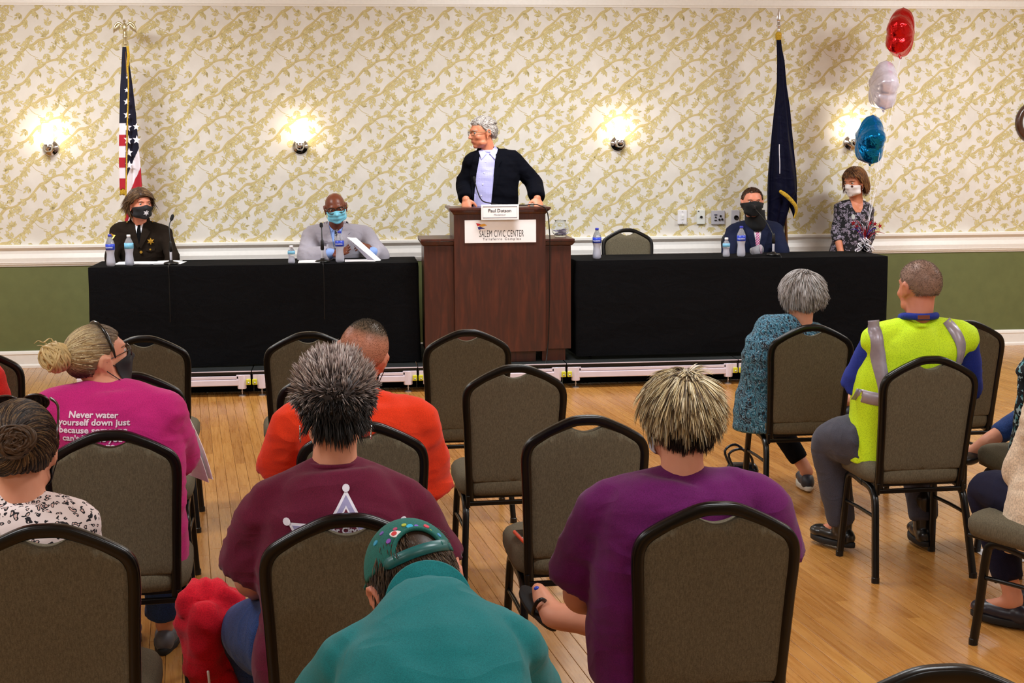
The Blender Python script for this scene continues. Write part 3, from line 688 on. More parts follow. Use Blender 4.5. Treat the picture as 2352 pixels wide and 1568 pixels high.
# ------------------------------------------------------------------ people
def nrm(v): v = np.asarray(v, float); return v/(np.linalg.norm(v)+1e-9)
def ring(c, r_, f_, a, b, e=.85, n=20):
    ang = np.linspace(0, 2*pi, n, endpoint=False); x = np.sign(np.cos(ang))*np.abs(np.cos(ang))**e*a; y = np.sign(np.sin(ang))*np.abs(np.sin(ang))**e*b
    return c+np.outer(x, r_)+np.outer(y, f_)
def headM(th, pitch=0, roll=0):
    """columns: right, forward, up of the head; th = heading, degrees, 0 looks to +Y, turns counter-clockwise"""
    return rotm('Z', R(th))@rotm('X', R(pitch))@rotm('Y', R(roll))
class Person:
    """joints in world space; everything hangs under one Empty at the person's base"""
    def __init__(s, x, y, z0, th, label, skin_m, sit=True, sc=1., bulk=1., face=(0, 0, 0), name='person', lean=0, hs=1., **J):
        s.th = th; s.z0 = z0; s.c = np.array([x, y, z0], float); s.bulk = bulk; s.sc = sc; s.skin = skin_m
        ct, st = cos(R(th)), sin(R(th)); s.Rz = rotm('Z', R(th))
        s.root = empty(name, (x, y, z0), label, 'person')
        if sit:
            D = dict(pelvis=(0, .21, .55), waist=(0, .19, .70), chest=(0, .185, .86), neck=(0, .20, 1.045*sc), head=(0, .235, 1.185*sc), shL=(-.17, .19, .985*sc), shR=(.17, .19, .985*sc),
                     elL=(-.25, .20, .73), elR=(.25, .20, .73), wrL=(-.12, .42, .64), wrR=(.12, .42, .64), hipL=(-.10, .22, .53), hipR=(.10, .22, .53),
                     knL=(-.14, .64, .51), knR=(.14, .64, .51), anL=(-.14, .66, .09), anR=(.14, .66, .09), toL=(-.15, .84, .04), toR=(.15, .84, .04))
        else:
            D = dict(pelvis=(0, 0, .95), waist=(0, 0, 1.08), chest=(0, 0, 1.26), neck=(0, -.01, 1.47), head=(0, .03, 1.62), shL=(-.18, 0, 1.42), shR=(.18, 0, 1.42),
                     elL=(-.24, 0, 1.13), elR=(.24, 0, 1.13), wrL=(-.22, .1, .88), wrR=(.22, .1, .88), hipL=(-.10, 0, .92), hipR=(.10, 0, .92),
                     knL=(-.11, .01, .49), knR=(.11, .01, .49), anL=(-.11, -.01, .09), anR=(.11, -.01, .09), toL=(-.13, .15, .04), toR=(.13, .15, .04))
            for k in D: D[k] = tuple(np.array(D[k])*[1, 1, sc])
        s.J = {k: s.c+s.Rz@np.array(v) for k, v in D.items()}
        for k, v in J.items(): s.J[k] = np.asarray(v, float)      # world overrides
        s.H = headM(*face); s.hs = hs
    def hl(s, p):  # head local -> world
        return s.J['head']+s.H@(np.array(p, float)*s.hs)
    def loc(s, p): return s.c+s.Rz@np.array(p, float)
    def axes(s):
        J = s.J; up_ = nrm(J['neck']-J['pelvis']); rb = nrm(J['hipR']-J['hipL']); rt = nrm(J['shR']-J['shL']); return up_, rb, rt
    def torso(s, W, grow=0, t1=1.0, shoulder=True, drop=0.0, sag=0):
        """W: list of (t, half width, half depth)"""
        J = s.J; P = spline([J['pelvis']-[0, 0, .06+drop], J['pelvis'], J['waist'], J['chest'], J['neck']], 6); n = len(P)
        T = np.gradient(P, axis=0); up_, rb, rt = s.axes(); rings = []
        tt = np.linspace(0, 1, n); ts = [w_[0] for w_ in W]
        for i in range(n):
            if tt[i] > t1: break
            r_ = nrm(rb*(1-tt[i])+rt*tt[i]); t_ = nrm(T[i]); r_ = nrm(r_-t_*r_.dot(t_)); f_ = nrm(np.cross(t_, r_))
            a = np.interp(tt[i], ts, [w_[1] for w_ in W])*s.bulk+grow; b = np.interp(tt[i], ts, [w_[2] for w_ in W])*s.bulk+grow
            rings.append(ring(P[i]+f_*np.interp(tt[i], ts, [w_[3] if len(w_) > 3 else 0 for w_ in W]), r_, f_, a, b))
        parts = [loft(rings)]
        if shoulder:
            f_ = nrm(np.cross(up_, rt))
            for k in ('shL', 'shR'):
                sh = J[k]; nk = J['neck']-up_*.035
                b_ = min(s.bulk, 1.12); g_ = grow*.6
                parts.append(tube([nk, nk*.5+sh*.5+up_*.0, sh-up_*.004], [(.050+g_)*b_, (.051+g_)*b_, (.050+g_)*b_], 12, 3))
                lo = J['chest']*.55+sh*.45; parts.append(ell(lo+(sh-J['chest'])*.05, (.085*s.bulk+grow, .085*s.bulk+grow, .11), sub=2))
        return parts
    TM = [(0, .165, .125), (.2, .165, .12), (.42, .155, .118), (.66, .160, .116), (.82, .150, .098), (.92, .10, .075), (1, .055, .055)]
    TF = [(0, .175, .13), (.2, .17, .125), (.42, .142, .115), (.66, .148, .112), (.82, .140, .092), (.92, .09, .070), (1, .05, .052)]
    def limb(s, ks, rs, grow=0, end=1.0, seg=12):
        P = [s.J[k] if isinstance(k, str) else np.asarray(k) for k in ks]
        if end < 1: P[-1] = P[-2]+(P[-1]-P[-2])*end
        return tube(P, [r_+grow for r_ in rs], seg, 5)
    def bent(s, a, b, c, r1, r2, r3, end=1.0, cap=True):   # two-bone limb with a rounded joint
        A, B, C_ = s.J[a], s.J[b], s.J[c]
        if end <= 1 and end > 0: E_ = B+(C_-B)*end
        m1 = A*.5+B*.5; m2 = B*.55+E_*.45
        return tube([A, m1, B*.9+A*.1, B*.9+E_*.1, m2, E_], [r1, r1*.95, r2*1.02, r2, (r2+r3)/2, r3], 12, 4, cap=cap)
    def hand(s, side, d, pn, curl=.5, spread=.12, scale=1.0, thumb=1):
        """palm from the wrist along d, palm facing pn"""
        w_ = s.J['wr'+side]; d = nrm(d); pn = np.asarray(pn, float); pn = nrm(pn-d*pn.dot(d)); x_ = nrm(np.cross(d, pn)) # lateral
        if side == 'L': x_ = -x_        # thumb side: +x_
        k = scale; M_ = np.stack([x_, d, pn], 1); parts = [ell(w_+d*.045*k, (.040*k, .052*k, .017*k), M_, 2), ell(w_+d*.012*k, (.028*k, .03*k, .019*k), M_, 2)]
        for i, L in enumerate((.070, .078, .072, .057)):
            o = (1.5-i)*.019*k; b0 = w_+d*.075*k+x_*o; a = spread*(1.5-i)*.5; dd = nrm(d*cos(a)+x_*sin(a)); pts = [w_+d*.05*k+x_*o*.9, b0]; p = b0; c = 0
            for j, seg in enumerate((.45, .32, .23)):
                c += curl*(.7, .9, .6)[j]*(1+.08*i); p = p+(dd*cos(c)+pn*sin(c))*L*seg*k; pts.append(p)
            parts.append(tube(pts, [.0095*k, .0098*k, .0088*k, .008*k, .0068*k], 8, 3))
        t0 = w_+d*.018*k+x_*.026*k; parts.append(tube([t0, t0+(d*.5+x_*.75+pn*.3)*.032*k, t0+(d*.8+x_*.75+pn*.55)*.052*k, t0+(d*1.1+x_*.55+pn*.8)*.066*k], [.014*k, .012*k, .0095*k, .008*k], 8, 3))
        return parts
    def head_parts(s, ears=True, fem=False, nose=1.0, jowl=1.0):
        h = s.hs; M_ = s.H
        def E(p, r_, Q=None): return ell(s.hl(p), np.array(r_)*h, M_ if Q is None else M_@Q, 3)
        j = .92 if fem else 1.0
        P = [E((0, -.012, .030), (.0755, .0965, .086)), E((0, .018, -.012), (.067, .076, .082)), E((0, .030, -.045), (.056*j, .058, .062)), E((0, .062, -.086), (.025*j, .022, .020)),
             E((0, .070, .034), (.05, .022, .016)), E((-.038, .056, -.018), (.026, .026, .024)), E((.038, .056, -.018), (.026, .026, .024)),
             E((-.046*jowl, .022, -.065), (.022*j, .034, .024)), E((.046*jowl, .022, -.065), (.022*j, .034, .024)), E((0, .080, -.052), (.027, .013, .017)),
             E((0, .086, -.045), (.021, .009, .0055)), E((0, .085, -.056), (.019, .009, .006)),
             tube([s.hl((0, .080, .026)), s.hl((0, .096*nose, .002)), s.hl((0, .110*nose, -.020))], [.0085*h, .0095*h, .0115*h], 8, 3), E((-.011, .096, -.024), (.008, .010, .008)), E((.011, .096, -.024), (.008, .010, .008))]
        if ears:
            for sg in (-1, 1):
                c = s.hl((sg*.079, -.010, -.004)); pts = []
                for k in range(11):
                    a = -2.3+k*.46; pts.append(s.hl((sg*(.080+.008*(1+cos(a+.4))*.6), -.012-.017*sin(a)*1.0-.004, .002+.027*cos(a))))
                P.append(tube(pts, [.0055*h]*len(pts), 6, 2)); P.append(E((sg*.077, -.008, -.004), (.006, .016, .026))); P.append(E((sg*.081, -.002, -.032), (.006, .009, .010)))
        nk = s.J['neck']; P.append(tube([nk-[0, 0, .03], nk*.6+s.hl((0, -.022, -.05))*.4, s.hl((0, -.018, -.03))], [.062*h, .055*h*j, .056*h*j], 14, 4))
        return P
    def build_body(s, voxel=.0072, hands=None, legs=True, W=None, hkw=None, extra=(), slim=.86):
        J = s.J; P = s.head_parts(**(hkw or {}))
        sv = s.bulk; s.bulk = sv*slim; P += s.torso(W or s.TM, -.012); s.bulk = sv
        for sd in 'LR':
            b = min(1.15, max(.9, s.bulk)); P.append(s.bent('sh'+sd, 'el'+sd, 'wr'+sd, .046*b, .038*b, .026*b))
            hk = (hands or {}).get(sd)
            fa = nrm(J['wr'+sd]-J['el'+sd])
            if hk: P += s.hand(sd, *hk)
            else: P += s.hand(sd, fa, (0, 0, -1), .5)
            if legs:
                P.append(s.bent('hip'+sd, 'kn'+sd, 'an'+sd, .072, .05, .034)); P.append(tube([J['an'+sd]+[0, 0, .0], J['an'+sd]*.5+J['to'+sd]*.5-[0, 0, .01], J['to'+sd]], [.034, .03, .022], 10, 3))
        P += list(extra)
        V, F = fuse(P, voxel, 2); s.bodyVF = (V, F); s.headB = bvh((V, F)); s.body = mesh_obj('body', V, F, s.skin, s.root); return s.body
    def top(s, name, mat, W=None, grow=.014, sleeve=.55, sl_r=(.068, .060, .052), voxel=.009, fold=.005, drop=.05, collar=None, seed=1, extra=(), t1=.97, fscale=(5, 5, 12), sh_grow=0, smooth=4, midx=None):
        J = s.J; P = s.torso(W or s.TM, grow, t1=t1, drop=drop); b = min(1.2, max(.95, s.bulk))
        for sd in 'LR':
            A, B, C_ = J['sh'+sd], J['el'+sd], J['wr'+sd]
            if sleeve <= 1:
                E_ = A+(B-A)*sleeve; P.append(tube([A, A*.5+E_*.5, E_], [sl_r[0]*b*.84, sl_r[1]*b*.92, sl_r[1]*b*1.04], 16, 4, cap=False))
            else: P.append(s.bent('sh'+sd, 'el'+sd, 'wr'+sd, sl_r[0]*b*.85, sl_r[1]*b*.92, sl_r[2]*b, end=sleeve-1, cap=False))
        P += list(extra)
        V, F = fuse(P, voxel, smooth, fold*1.9, fscale, seed); s.topVF = (V, F); s.topB = bvh((V, F))
        s.shirt = mesh_obj(name, V, F, mat, s.root); return s.shirt
    def trousers(s, mat, r_=(.092, .070, .052), end=.93, voxel=.010, fold=.005, name='trousers', seed=5, W=None):
        J = s.J; P = [ell(J['pelvis']-[0, 0, .01], (.17*s.bulk, .135*s.bulk, .11), s.Rz, 3)]
        for sd in 'LR': P.append(s.bent('hip'+sd, 'kn'+sd, 'an'+sd, r_[0]*min(1.2, s.bulk), r_[1], r_[2], end, cap=False))
        V, F = fuse(P, voxel, 3, fold, (7, 7, 9), seed); return mesh_obj(name, V, F, mat, s.root)
    def shoe(s, sd, mat, sole=None, boot=False, name='shoe', w_=1.0):
        J = s.J; a, t_ = J['an'+sd], J['to'+sd]; d = nrm((t_-a)*[1, 1, 1 if abs(t_[2]-a[2]) > .09 else 0]); up_ = nrm(np.array([0, 0, 1.])-d*d[2]); x_ = np.cross(d, up_); M_ = np.stack([x_, d, up_], 1)
        c = a-up_*(.05); P = [ell(c+d*.055, (.043*w_, .105, .036), M_, 3), ell(c+d*.115, (.044*w_, .06, .030), M_, 3), ell(c-d*.02, (.036*w_, .05, .042), M_, 3)]
        if boot: P.append(tube([c+up_*.02, a+up_*.06, a+up_*.12], [.044, .050, .052], 14, 3))
        V, F = fuse(P, .006, 2); o = mesh_obj(name, V, F, mat, s.root)
        sl = []
        for k in range(24):
            an = 2*pi*k/24; yy = sin(an); sl.append((cos(an)*(.042+.006*(yy > 0))*w_*(1-.18*(yy < -.5)), .05+yy*.125))
        rings = [np.array([c+M_@np.array([x*g, y*g+.05*(1-g), z]) for x, y in sl]) for z, g in ((-.040, .97), (-.038, 1.), (-.020, 1.), (-.016, .97))]
        sm = mesh_obj('sole', *loft(rings), sole or plain('dark_rubber_sole', (22, 22, 24), .7), o)
        return o
    def crew(s, mat, r_=.064, h=.0, th=.0075, up=.004):
        nk = s.J['neck']; d = nrm(s.hl((0, -.02, -.05))-nk); rt = s.axes()[2]; f_ = nrm(np.cross(d, rt))
        V, F = tube([nk+d*(h-up*sin(a))+rt*cos(a)*r_+f_*sin(a)*r_*.92 for a in np.linspace(0, 2*pi, 21)[:-1]], th, 8, 2, closed=True); return mesh_obj('neckband', V, F, mat, s.shirt)
    # ---- face details
    def eyes(s, iris=(70, 50, 35), dx=.031, y=.0765, z=.013):
        for sg in (-1, 1):
            V, F = ell((0, 0, 0), (.0118, .0118, .0118), None, 3); f = V[:, 1]/.0118
            col = np.where(f[:, None] > .90, np.array([[.01, .01, .01]]), np.where(f[:, None] > .72, np.array([lin(iris)[:3]]), np.array([[.45, .41, .39]])))
            mesh_obj('eye', (V*s.hs)@s.H.T+s.hl((sg*dx, y-.006, z)), F, vcol('eye_gloss', .15), s.root, col=col)
    def hdecal(s, uv, mat, name, off=.002, th=.0015, maxlen=.008, parent=None, y=0):
        """flat shape (x, z in head space) laid on the face"""
        return mesh_obj(name, *decal(flatmesh([(-a, b) for a, b in uv][::-1], maxlen), s.hl((0, .1, 0)), -s.H[:, 0], s.H[:, 2], s.headB, off, th, .4), mat, parent or s.root, smooth=False)
    def brows(s, mat, w_=.022, z=.032, t_=.004):
        for sg in (-1, 1): s.hdecal([(sg*.013, z-t_), (sg*.03, z+t_*.8), (sg*(.017+w_+.012), z-.001), (sg*(.016+w_+.012), z-t_), (sg*.03, z-t_*.6)][::sg], mat, 'eyebrow', .001, .0015)
    def mask(s, mat, z0=-.092, z1=.004, wid=1.25, off=.006, pleats=0, name='face_mask', smoothn=14, top_nose=.012, th=.0012, chin=True):
        """wrapped round the lower face by casting towards the head axis"""
        nu, nv = 41, 19; V = np.zeros((nu*nv, 3)); c0 = -.012
        G = np.zeros((nv, nu, 3))
        for j in range(nv):
            v = j/(nv-1)
            for i in range(nu):
                u_ = (i/(nu-1)*2-1); a = u_*wid; zz = z0+(z1-z0)*v; edge = abs(u_)**1.6
                zz = zz*(1-edge*.45)+(-.040+(z1-z0)*.30*(v-.5))*edge*.45 + top_nose*max(0, 1-abs(u_)*4)*v
                d = np.array([sin(a), cos(a), -.10*(1-v)]); d /= np.linalg.norm(d); o = np.array([0, c0, zz])
                w0 = s.hl(o+d*.22); h = s.headB.ray_cast(Vector(w0), Vector(-(s.H@d)), .3)
                p = s.H.T@(np.array(h[0])-s.J['head'])/s.hs if h[0] is not None else o+d*.08
                G[j, i] = p+d*off
        G0 = G.copy()
        for _ in range(smoothn):
            Q = G.copy(); Q[1:-1, 1:-1] = (G[1:-1, 1:-1]+G[:-2, 1:-1]+G[2:, 1:-1]+G[1:-1, :-2]+G[1:-1, 2:])/5
            Q[0, 1:-1] = (G[0, :-2]+G[0, 1:-1]+G[0, 2:])/3; Q[-1, 1:-1] = (G[-1, :-2]+G[-1, 1:-1]+G[-1, 2:])/3
            # stay outside the face
            G = np.where((np.hypot(Q[..., 0], Q[..., 1]) < np.hypot(G[..., 0], G[..., 1]))[..., None], G*.75+Q*.25, Q)
        rg = np.hypot(G[..., 0], G[..., 1]-c0)+1e-9; k_ = np.maximum(1, (np.hypot(G0[..., 0], G0[..., 1]-c0)-off+.0035)/rg)[..., None]; G = np.concatenate([G[..., :1]*k_, (G[..., 1:2]-c0)*k_+c0, G[..., 2:]], -1)
        if pleats:
            for j in range(nv):
                k = .0022*math.sin(j/(nv-1)*pi*2*pleats); G[j, :, 1] += k
        P = G.reshape(-1, 3); n = len(P); dirs = P*[1, 1, 0]; dirs = dirs/(np.linalg.norm(dirs, axis=1)[:, None]+1e-9)
        W = np.array([s.hl(p) for p in np.vstack([P+dirs*th, P-dirs*th])])
        F = [[j*nu+i, j*nu+i+1, (j+1)*nu+i+1, (j+1)*nu+i] for j in range(nv-1) for i in range(nu-1)]
        per = [i for i in range(nu)]+[j*nu+nu-1 for j in range(1, nv)]+[(nv-1)*nu+i for i in range(nu-2, -1, -1)]+[j*nu for j in range(nv-2, 0, -1)]
        FF = F+[[i+n for i in f][::-1] for f in F]+[[per[(k+1) % len(per)], per[k], per[k]+n, per[(k+1) % len(per)]+n] for k in range(len(per))]
        o = mesh_obj(name, W, FF, mat, s.root); s.maskG = G; s.maskB = bvh((W, FF))
        for sg, col in ((-1, 0), (1, nu-1)):
            for row in (2, nv-3):
                a = s.hl(G[row, col]); b = s.hl((sg*.086, -.02, .014 if row > 5 else -.02)); mesh_obj('ear_loop', *tube([a, a*.5+b*.5, b], .0016, 6, 3), mat, o)
        return o
    def glasses(s, mat, z=.012, w_=.026, h_=.018, round_=False, r_=.0017, lens=None, y=.098):
        o = None
        for sg in (-1, 1):
            pts = []
            for k in range(16):
                a = 2*pi*k/16; e = .7; pts.append(s.hl((sg*.034+math.copysign(abs(cos(a))**e, cos(a))*w_, y-.012*abs(cos(a)*w_+.034*1-.0)/.06*(1 if cos(a)*sg > 0 else .3), z+math.copysign(abs(sin(a))**e, sin(a))*h_)))
            ob = mesh_obj('glasses', *tube(pts, r_, 6, 2, closed=True), mat, s.root) if o is None else mesh_obj('lens_rim', *tube(pts, r_, 6, 2, closed=True), mat, o)
            if o is None: o = ob
            mesh_obj('temple_arm', *tube([s.hl((sg*.062, y-.012, z+.006)), s.hl((sg*.080, .03, z+.004)), s.hl((sg*.084, -.012, z)), s.hl((sg*.082, -.03, z-.014))], r_, 6, 4), mat, o)
        mesh_obj('nose_bridge', *tube([s.hl((-.009, y, z+.004)), s.hl((0, y+.003, z+.008)), s.hl((.009, y, z+.004))], r_, 6, 3), mat, o)
        return o
    def sdecal(s, VF, p, mat, name, right=None, up=None, off=.002, th=.0015, tgt=None, parent=None, reach=.5, smooth=False):
        """decal on the garment; p = world anchor, plane facing the person's front unless given"""
        return mesh_obj(name, *decal(VF, p, s.Rz[:, 0] if right is None else right, (0, 0, 1) if up is None else up, tgt or s.topB, off, th, reach), mat, parent or s.shirt, smooth=smooth)
def region(front=.55, side=.05, nape=-.62, temple=.18, wmax=1.0):
    def f(d):
        h = np.hypot(d[:, 0], d[:, 1])+1e-9; c = d[:, 1]/h
        thr = np.interp(c, [-1, -.55, -.15, .12, .35, .62, 1], [nape, nape, side-.1, side, temple, front*.9, front])
        return d[:, 2] > thr
    return f
HC = np.array([0, -.012, .030]); HA = np.array([.0775, .0985, .0885])
def hair(p, reg, n=2600, L=(.02, .03), flow=None, lift=.6, colf=None, wdt=.0011, K=4, bend=.3, off=.004, curl=.0, shell=.003, shellcol=None, seed=0, gloss=.45, name='hair', clump=0, keep=1.0, tip=(.72, 1.15), a_=None, jitter=.25, shellreg=None):
    rng = np.random.default_rng(seed+100)
    A = HA if a_ is None else np.array(a_); hs = p.hs
    d = rng.normal(size=(n*6, 3)); d /= np.linalg.norm(d, axis=1)[:, None]; d = d[reg(d)][:n]; n = len(d)
    P0 = HC+A*d; N = d/A; N /= np.linalg.norm(N, axis=1)[:, None]
    fl = flow(d, P0) if flow is not None else np.tile([0, 0, 0.], (n, 1))
    jit = rng.normal(size=(n, 3))*jitter
    if clump:
        g = rng.normal(size=(clump, 3)); g /= np.linalg.norm(g, axis=1)[:, None]; gj = rng.normal(size=(clump, 3))*jitter*1.6; idx = np.argmax(d@g.T, axis=1); jit = jit*.35+gj[idx]
    T = N*lift+fl+jit; T /= np.linalg.norm(T, axis=1)[:, None]+1e-9
    Ls = (np.array([L(dd) for dd in d])*rng.uniform(.72, 1.12, n) if callable(L) else rng.uniform(L[0], L[1], n))
    if clump: Ls = Ls*(.8+.4*rng.random(clump)[idx])
    pts = [P0]; p_ = P0
    for k in range(K):
        f2 = flow(d, p_) if flow is not None else fl
        T = T*(1-bend)+f2*bend; T /= np.linalg.norm(T, axis=1)[:, None]+1e-9
        p_ = p_+T*(Ls/K)[:, None]
        q = (p_-HC)/A; e = np.linalg.norm(q, axis=1); need = 1+off/.085
        p_ = np.where((e < need)[:, None], HC+q/(e[:, None]+1e-9)*need*A, p_)
        pts.append(p_)
    pts = np.stack(pts, 1)                                  # n,K+1,3
    Td = np.gradient(pts, axis=1); Td /= np.linalg.norm(Td, axis=2)[..., None]+1e-9
    u_ = np.cross(Td, N[:, None, :]); u_ /= np.linalg.norm(u_, axis=2)[..., None]+1e-9; v_ = np.cross(Td, u_)
    prof = np.interp(np.linspace(0, 1, K+1), [0, .6, 1], [1, .85, .15])*wdt
    ww = prof[None, :, None]*(.7+.6*rng.random((n, 1, 1)))
    rg = np.stack([pts+ww*(cos(a)*u_*1.5+sin(a)*v_) for a in (0, 2.09, 4.19)], 2)   # n,K+1,3sides,3
    V = rg.reshape(-1, 3); base = (np.arange(n)*(K+1)*3)[:, None, None]
    q = []
    for k in range(K):
        for a in range(3):
            b = (a+1) % 3; q.append([k*3+a, k*3+b, (k+1)*3+b, (k+1)*3+a])
    F = (base+np.array(q)[None]).reshape(-1, 4)
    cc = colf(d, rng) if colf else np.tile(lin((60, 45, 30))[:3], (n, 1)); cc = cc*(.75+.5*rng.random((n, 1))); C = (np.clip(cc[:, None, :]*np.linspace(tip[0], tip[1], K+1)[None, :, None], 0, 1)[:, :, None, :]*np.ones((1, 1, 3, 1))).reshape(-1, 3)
    # closed scalp cap under the strands
    S, SF = ell((0, 0, 0), (1, 1, 1), None, 4); rg_ = shellreg or reg; ins = rg_(S); sc_ = np.where(ins, 1.0+shell/.085, .9)
    Vs = HC+A*S*sc_[:, None]; SF = [f for f in SF if all(ins[i] for i in f) or any(ins[i] for i in f)]
    sc2 = (np.array([shellcol(S, rng)]) if callable(shellcol) else None)
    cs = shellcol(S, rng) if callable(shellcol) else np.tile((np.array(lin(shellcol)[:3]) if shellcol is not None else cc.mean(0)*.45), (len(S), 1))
    V = np.vstack([V, Vs]); C = np.vstack([C, cs]); F = F.tolist()+[[i+n*(K+1)*3 for i in f] for f in SF]
    W = (V*hs)@p.H.T+p.J['head']
    return mesh_obj(name, W, F, vcol('hair_%d' % int(gloss*100), gloss, spec=.3), p.root, col=C)
def cm(*cols, w_=None):
    cs = np.array([lin(c)[:3] for c in cols])
    return lambda d, rng: cs[rng.choice(len(cs), len(d), p=w_)]
# ------------------------------------------------------------------ the audience
S_fair = skin('fair_skin', (222, 158, 128)); S_pink = skin('rosy_skin', (214, 140, 112)); S_tan = skin('tanned_skin', (205, 132, 98)); S_dark = skin('deep_brown_skin', (112, 58, 36), .38)
M_jean = fabric('blue_denim', (42, 66, 120), var=.25, scale=380); M_blackpant = fabric('black_trousers', (20, 20, 24))
M_hairblack = plain('black_plastic', (14, 14, 16), .25, coat=.5)
M_wire = plain('thin_metal_frame', (90, 80, 74), .3, .8)
def gold(): return plain('polished_gold', (222, 176, 70), .25, .9)
down = lambda k=-1.: (lambda d, p: np.tile([0, 0, k], (len(d), 1)))

# --- woman in magenta, looking up to the right
p = Person(-.75, 4.44, 0, -4, 'blonde woman with a bun in a magenta printed T-shirt, looking up to the right', S_fair, bulk=1.14, face=(-56, 13, 0),
    neck=at(262, 893, 4.66), shL=at(118, 935, 4.62), shR=at(378, 948, 4.62), elL=at(80, 1060, 4.75), elR=at(408, 1052, 4.80), wrR=at(415, 1010, 5.02), wrL=(-.85, 4.95, .62), pelvis=(-.76, 4.66, .55), chest=(-.755, 4.63, .84), waist=(-.755, 4.64, .70), hipR=(-.685, 4.68, .53), knR=(-.70, 5.06, .51), knL=(-.92, 5.06, .51), anR=(-.70, 5.1, .09), toR=(-.70, 5.28, .04), **{'head': at(229, 828, 4.70)})
p.build_body(hands={'R': (nrm(at(440, 1000, 5.2)-at(415, 1010, 5.02)), (0, 0, -1), .9)})
p.top('t_shirt', fabric('magenta_jersey', (196, 40, 122), var=.1), grow=.018, sleeve=1.02, sl_r=(.072, .070, .062), fold=.006, seed=21)
p.trousers(M_jean, (.105, .08, .062), seed=4); p.eyes((70, 90, 110)); p.brows(plain('brown_brow', (120, 90, 66)))
p.mask(plain('black_mask_cloth', (24, 24, 28), .8), wid=1.2); p.glasses(M_wire)
for sd in 'LR': p.shoe(sd, plain('grey_sneaker', (90, 90, 96)))
bun = np.array([-.010, -.122, .058])
def flow_bun(d, q):
    v = bun-q; return v/(np.linalg.norm(v, axis=1)[:, None]+1e-9)
blond = cm((214, 190, 140), (188, 160, 112), (150, 122, 88), (232, 214, 172))
greyb = cm((120, 104, 88), (150, 132, 112), (96, 80, 66))
def colp(d, rng):
    t_ = np.clip((d[:, 1]+.1)*1.6+rng.normal(size=len(d))*.2, 0, 1)[:, None]; t2 = np.clip((-d[:, 2]-.05)*1.8, 0, 1)[:, None]
    c = blond(d, rng)*(1-t_)+greyb(d, rng)*t_; return c*(1-t2)+np.array(lin((74, 56, 44))[:3])*t2
hairpink = hair(p, region(front=.42, side=-.05, nape=-.66, temple=.1), 3200, L=lambda dd: .045+.11*np.linalg.norm(HC+HA*dd-bun), flow=flow_bun, lift=.12, colf=colp, bend=.75, off=.0045, jitter=.1, K=4, wdt=.0014, seed=1, shell=.004, shellcol=(120, 100, 74))
Vb = []
for k in range(150):                                   # twisted strands of the bun
    a = RNG.uniform(0, 2*pi); tl = RNG.uniform(-.9, .9); rr = RNG.uniform(.028, .056); ph = RNG.uniform(0, 2*pi)
    ax = nrm([sin(a)*tl, -1, cos(a)*tl]); e1 = nrm(np.cross(ax, [0, 0, 1.])); e2 = np.cross(ax, e1)
    Vb.append(tube([p.hl(bun+np.array([0, -.012, -.002])+(e1*cos(ph+t_)*rr+e2*sin(ph+t_)*rr*.85)+ax*(.030-rr*.35)*sin(t_*.7)) for t_ in np.linspace(0, 3.2, 6)], [.0025, .005, .0055, .005, .004, .0015], 5, 2))
for k in range(26):
    a = RNG.uniform(0, 2*pi); st = bun+np.array([cos(a)*.03, -.01, sin(a)*.03]); dr = np.array([cos(a)*.8, -RNG.uniform(0, .8), sin(a)*.6])*RNG.uniform(.02, .05)
    Vb.append(tube([p.hl(st), p.hl(st+dr*.6+[0, 0, .006]), p.hl(st+dr)], [.0012, .0009, .0004], 4, 3))
st = p.hl(bun); w1 = [at(118, 778, 4.64), at(100, 786, 4.62), at(88, 782, 4.62), at(78, 789, 4.62)]
Vb.append(tube([st]+w1, [.002, .002, .0018, .0014, .0006], 5, 4)); Vb.append(ell(p.hl(bun), (.042, .042, .042), None, 3))
V, F = join(Vb); mesh_obj('hair_bun', V, F, vcol('hair_45', .45), p.root, col=np.clip(np.array(lin((206, 178, 124))[:3])*(.55+.75*vnoise(V*170, 5)[:, None]), 0, 1))
pts = [p.hl(HC+HA*1.075*np.array([sin(a)*.985, .30-.02*cos(a), cos(a)])) for a in np.linspace(-1.75, 1.75, 13)]
V, F = tube(pts, [.003]+[.0052]*11+[.003], 8, 4); mesh_obj('headband', V, F, M_hairblack, p.root)
# writing on the back of the shirt, following the cloth
def back_text(p, lines, mat, right=None):
    for s_, size, pt, bold, sx in lines: p.sdecal(text_flat(s_, size, bold, 'CENTER', sx), pt, mat, 'lettering', right=right, off=.0022, th=.0008)
M_print = plain('pale_pink_print', (236, 214, 228), .7)
back_text(p, [('Never water', .0262, at(213, 960, 4.52), .026, 1.13), ('yourself down just', .0262, at(215, 976, 4.52), .026, 1.13), ('because someone', .0262, at(214, 993, 4.52), .026, 1.13), ("can't handle you", .0262, at(214, 1011, 4.52), .026, 1.1), ('100 proof', .03, at(240, 1028, 4.52), .026, 1.1)], M_print, right=(1, -.04, -.02))
pinkp = p
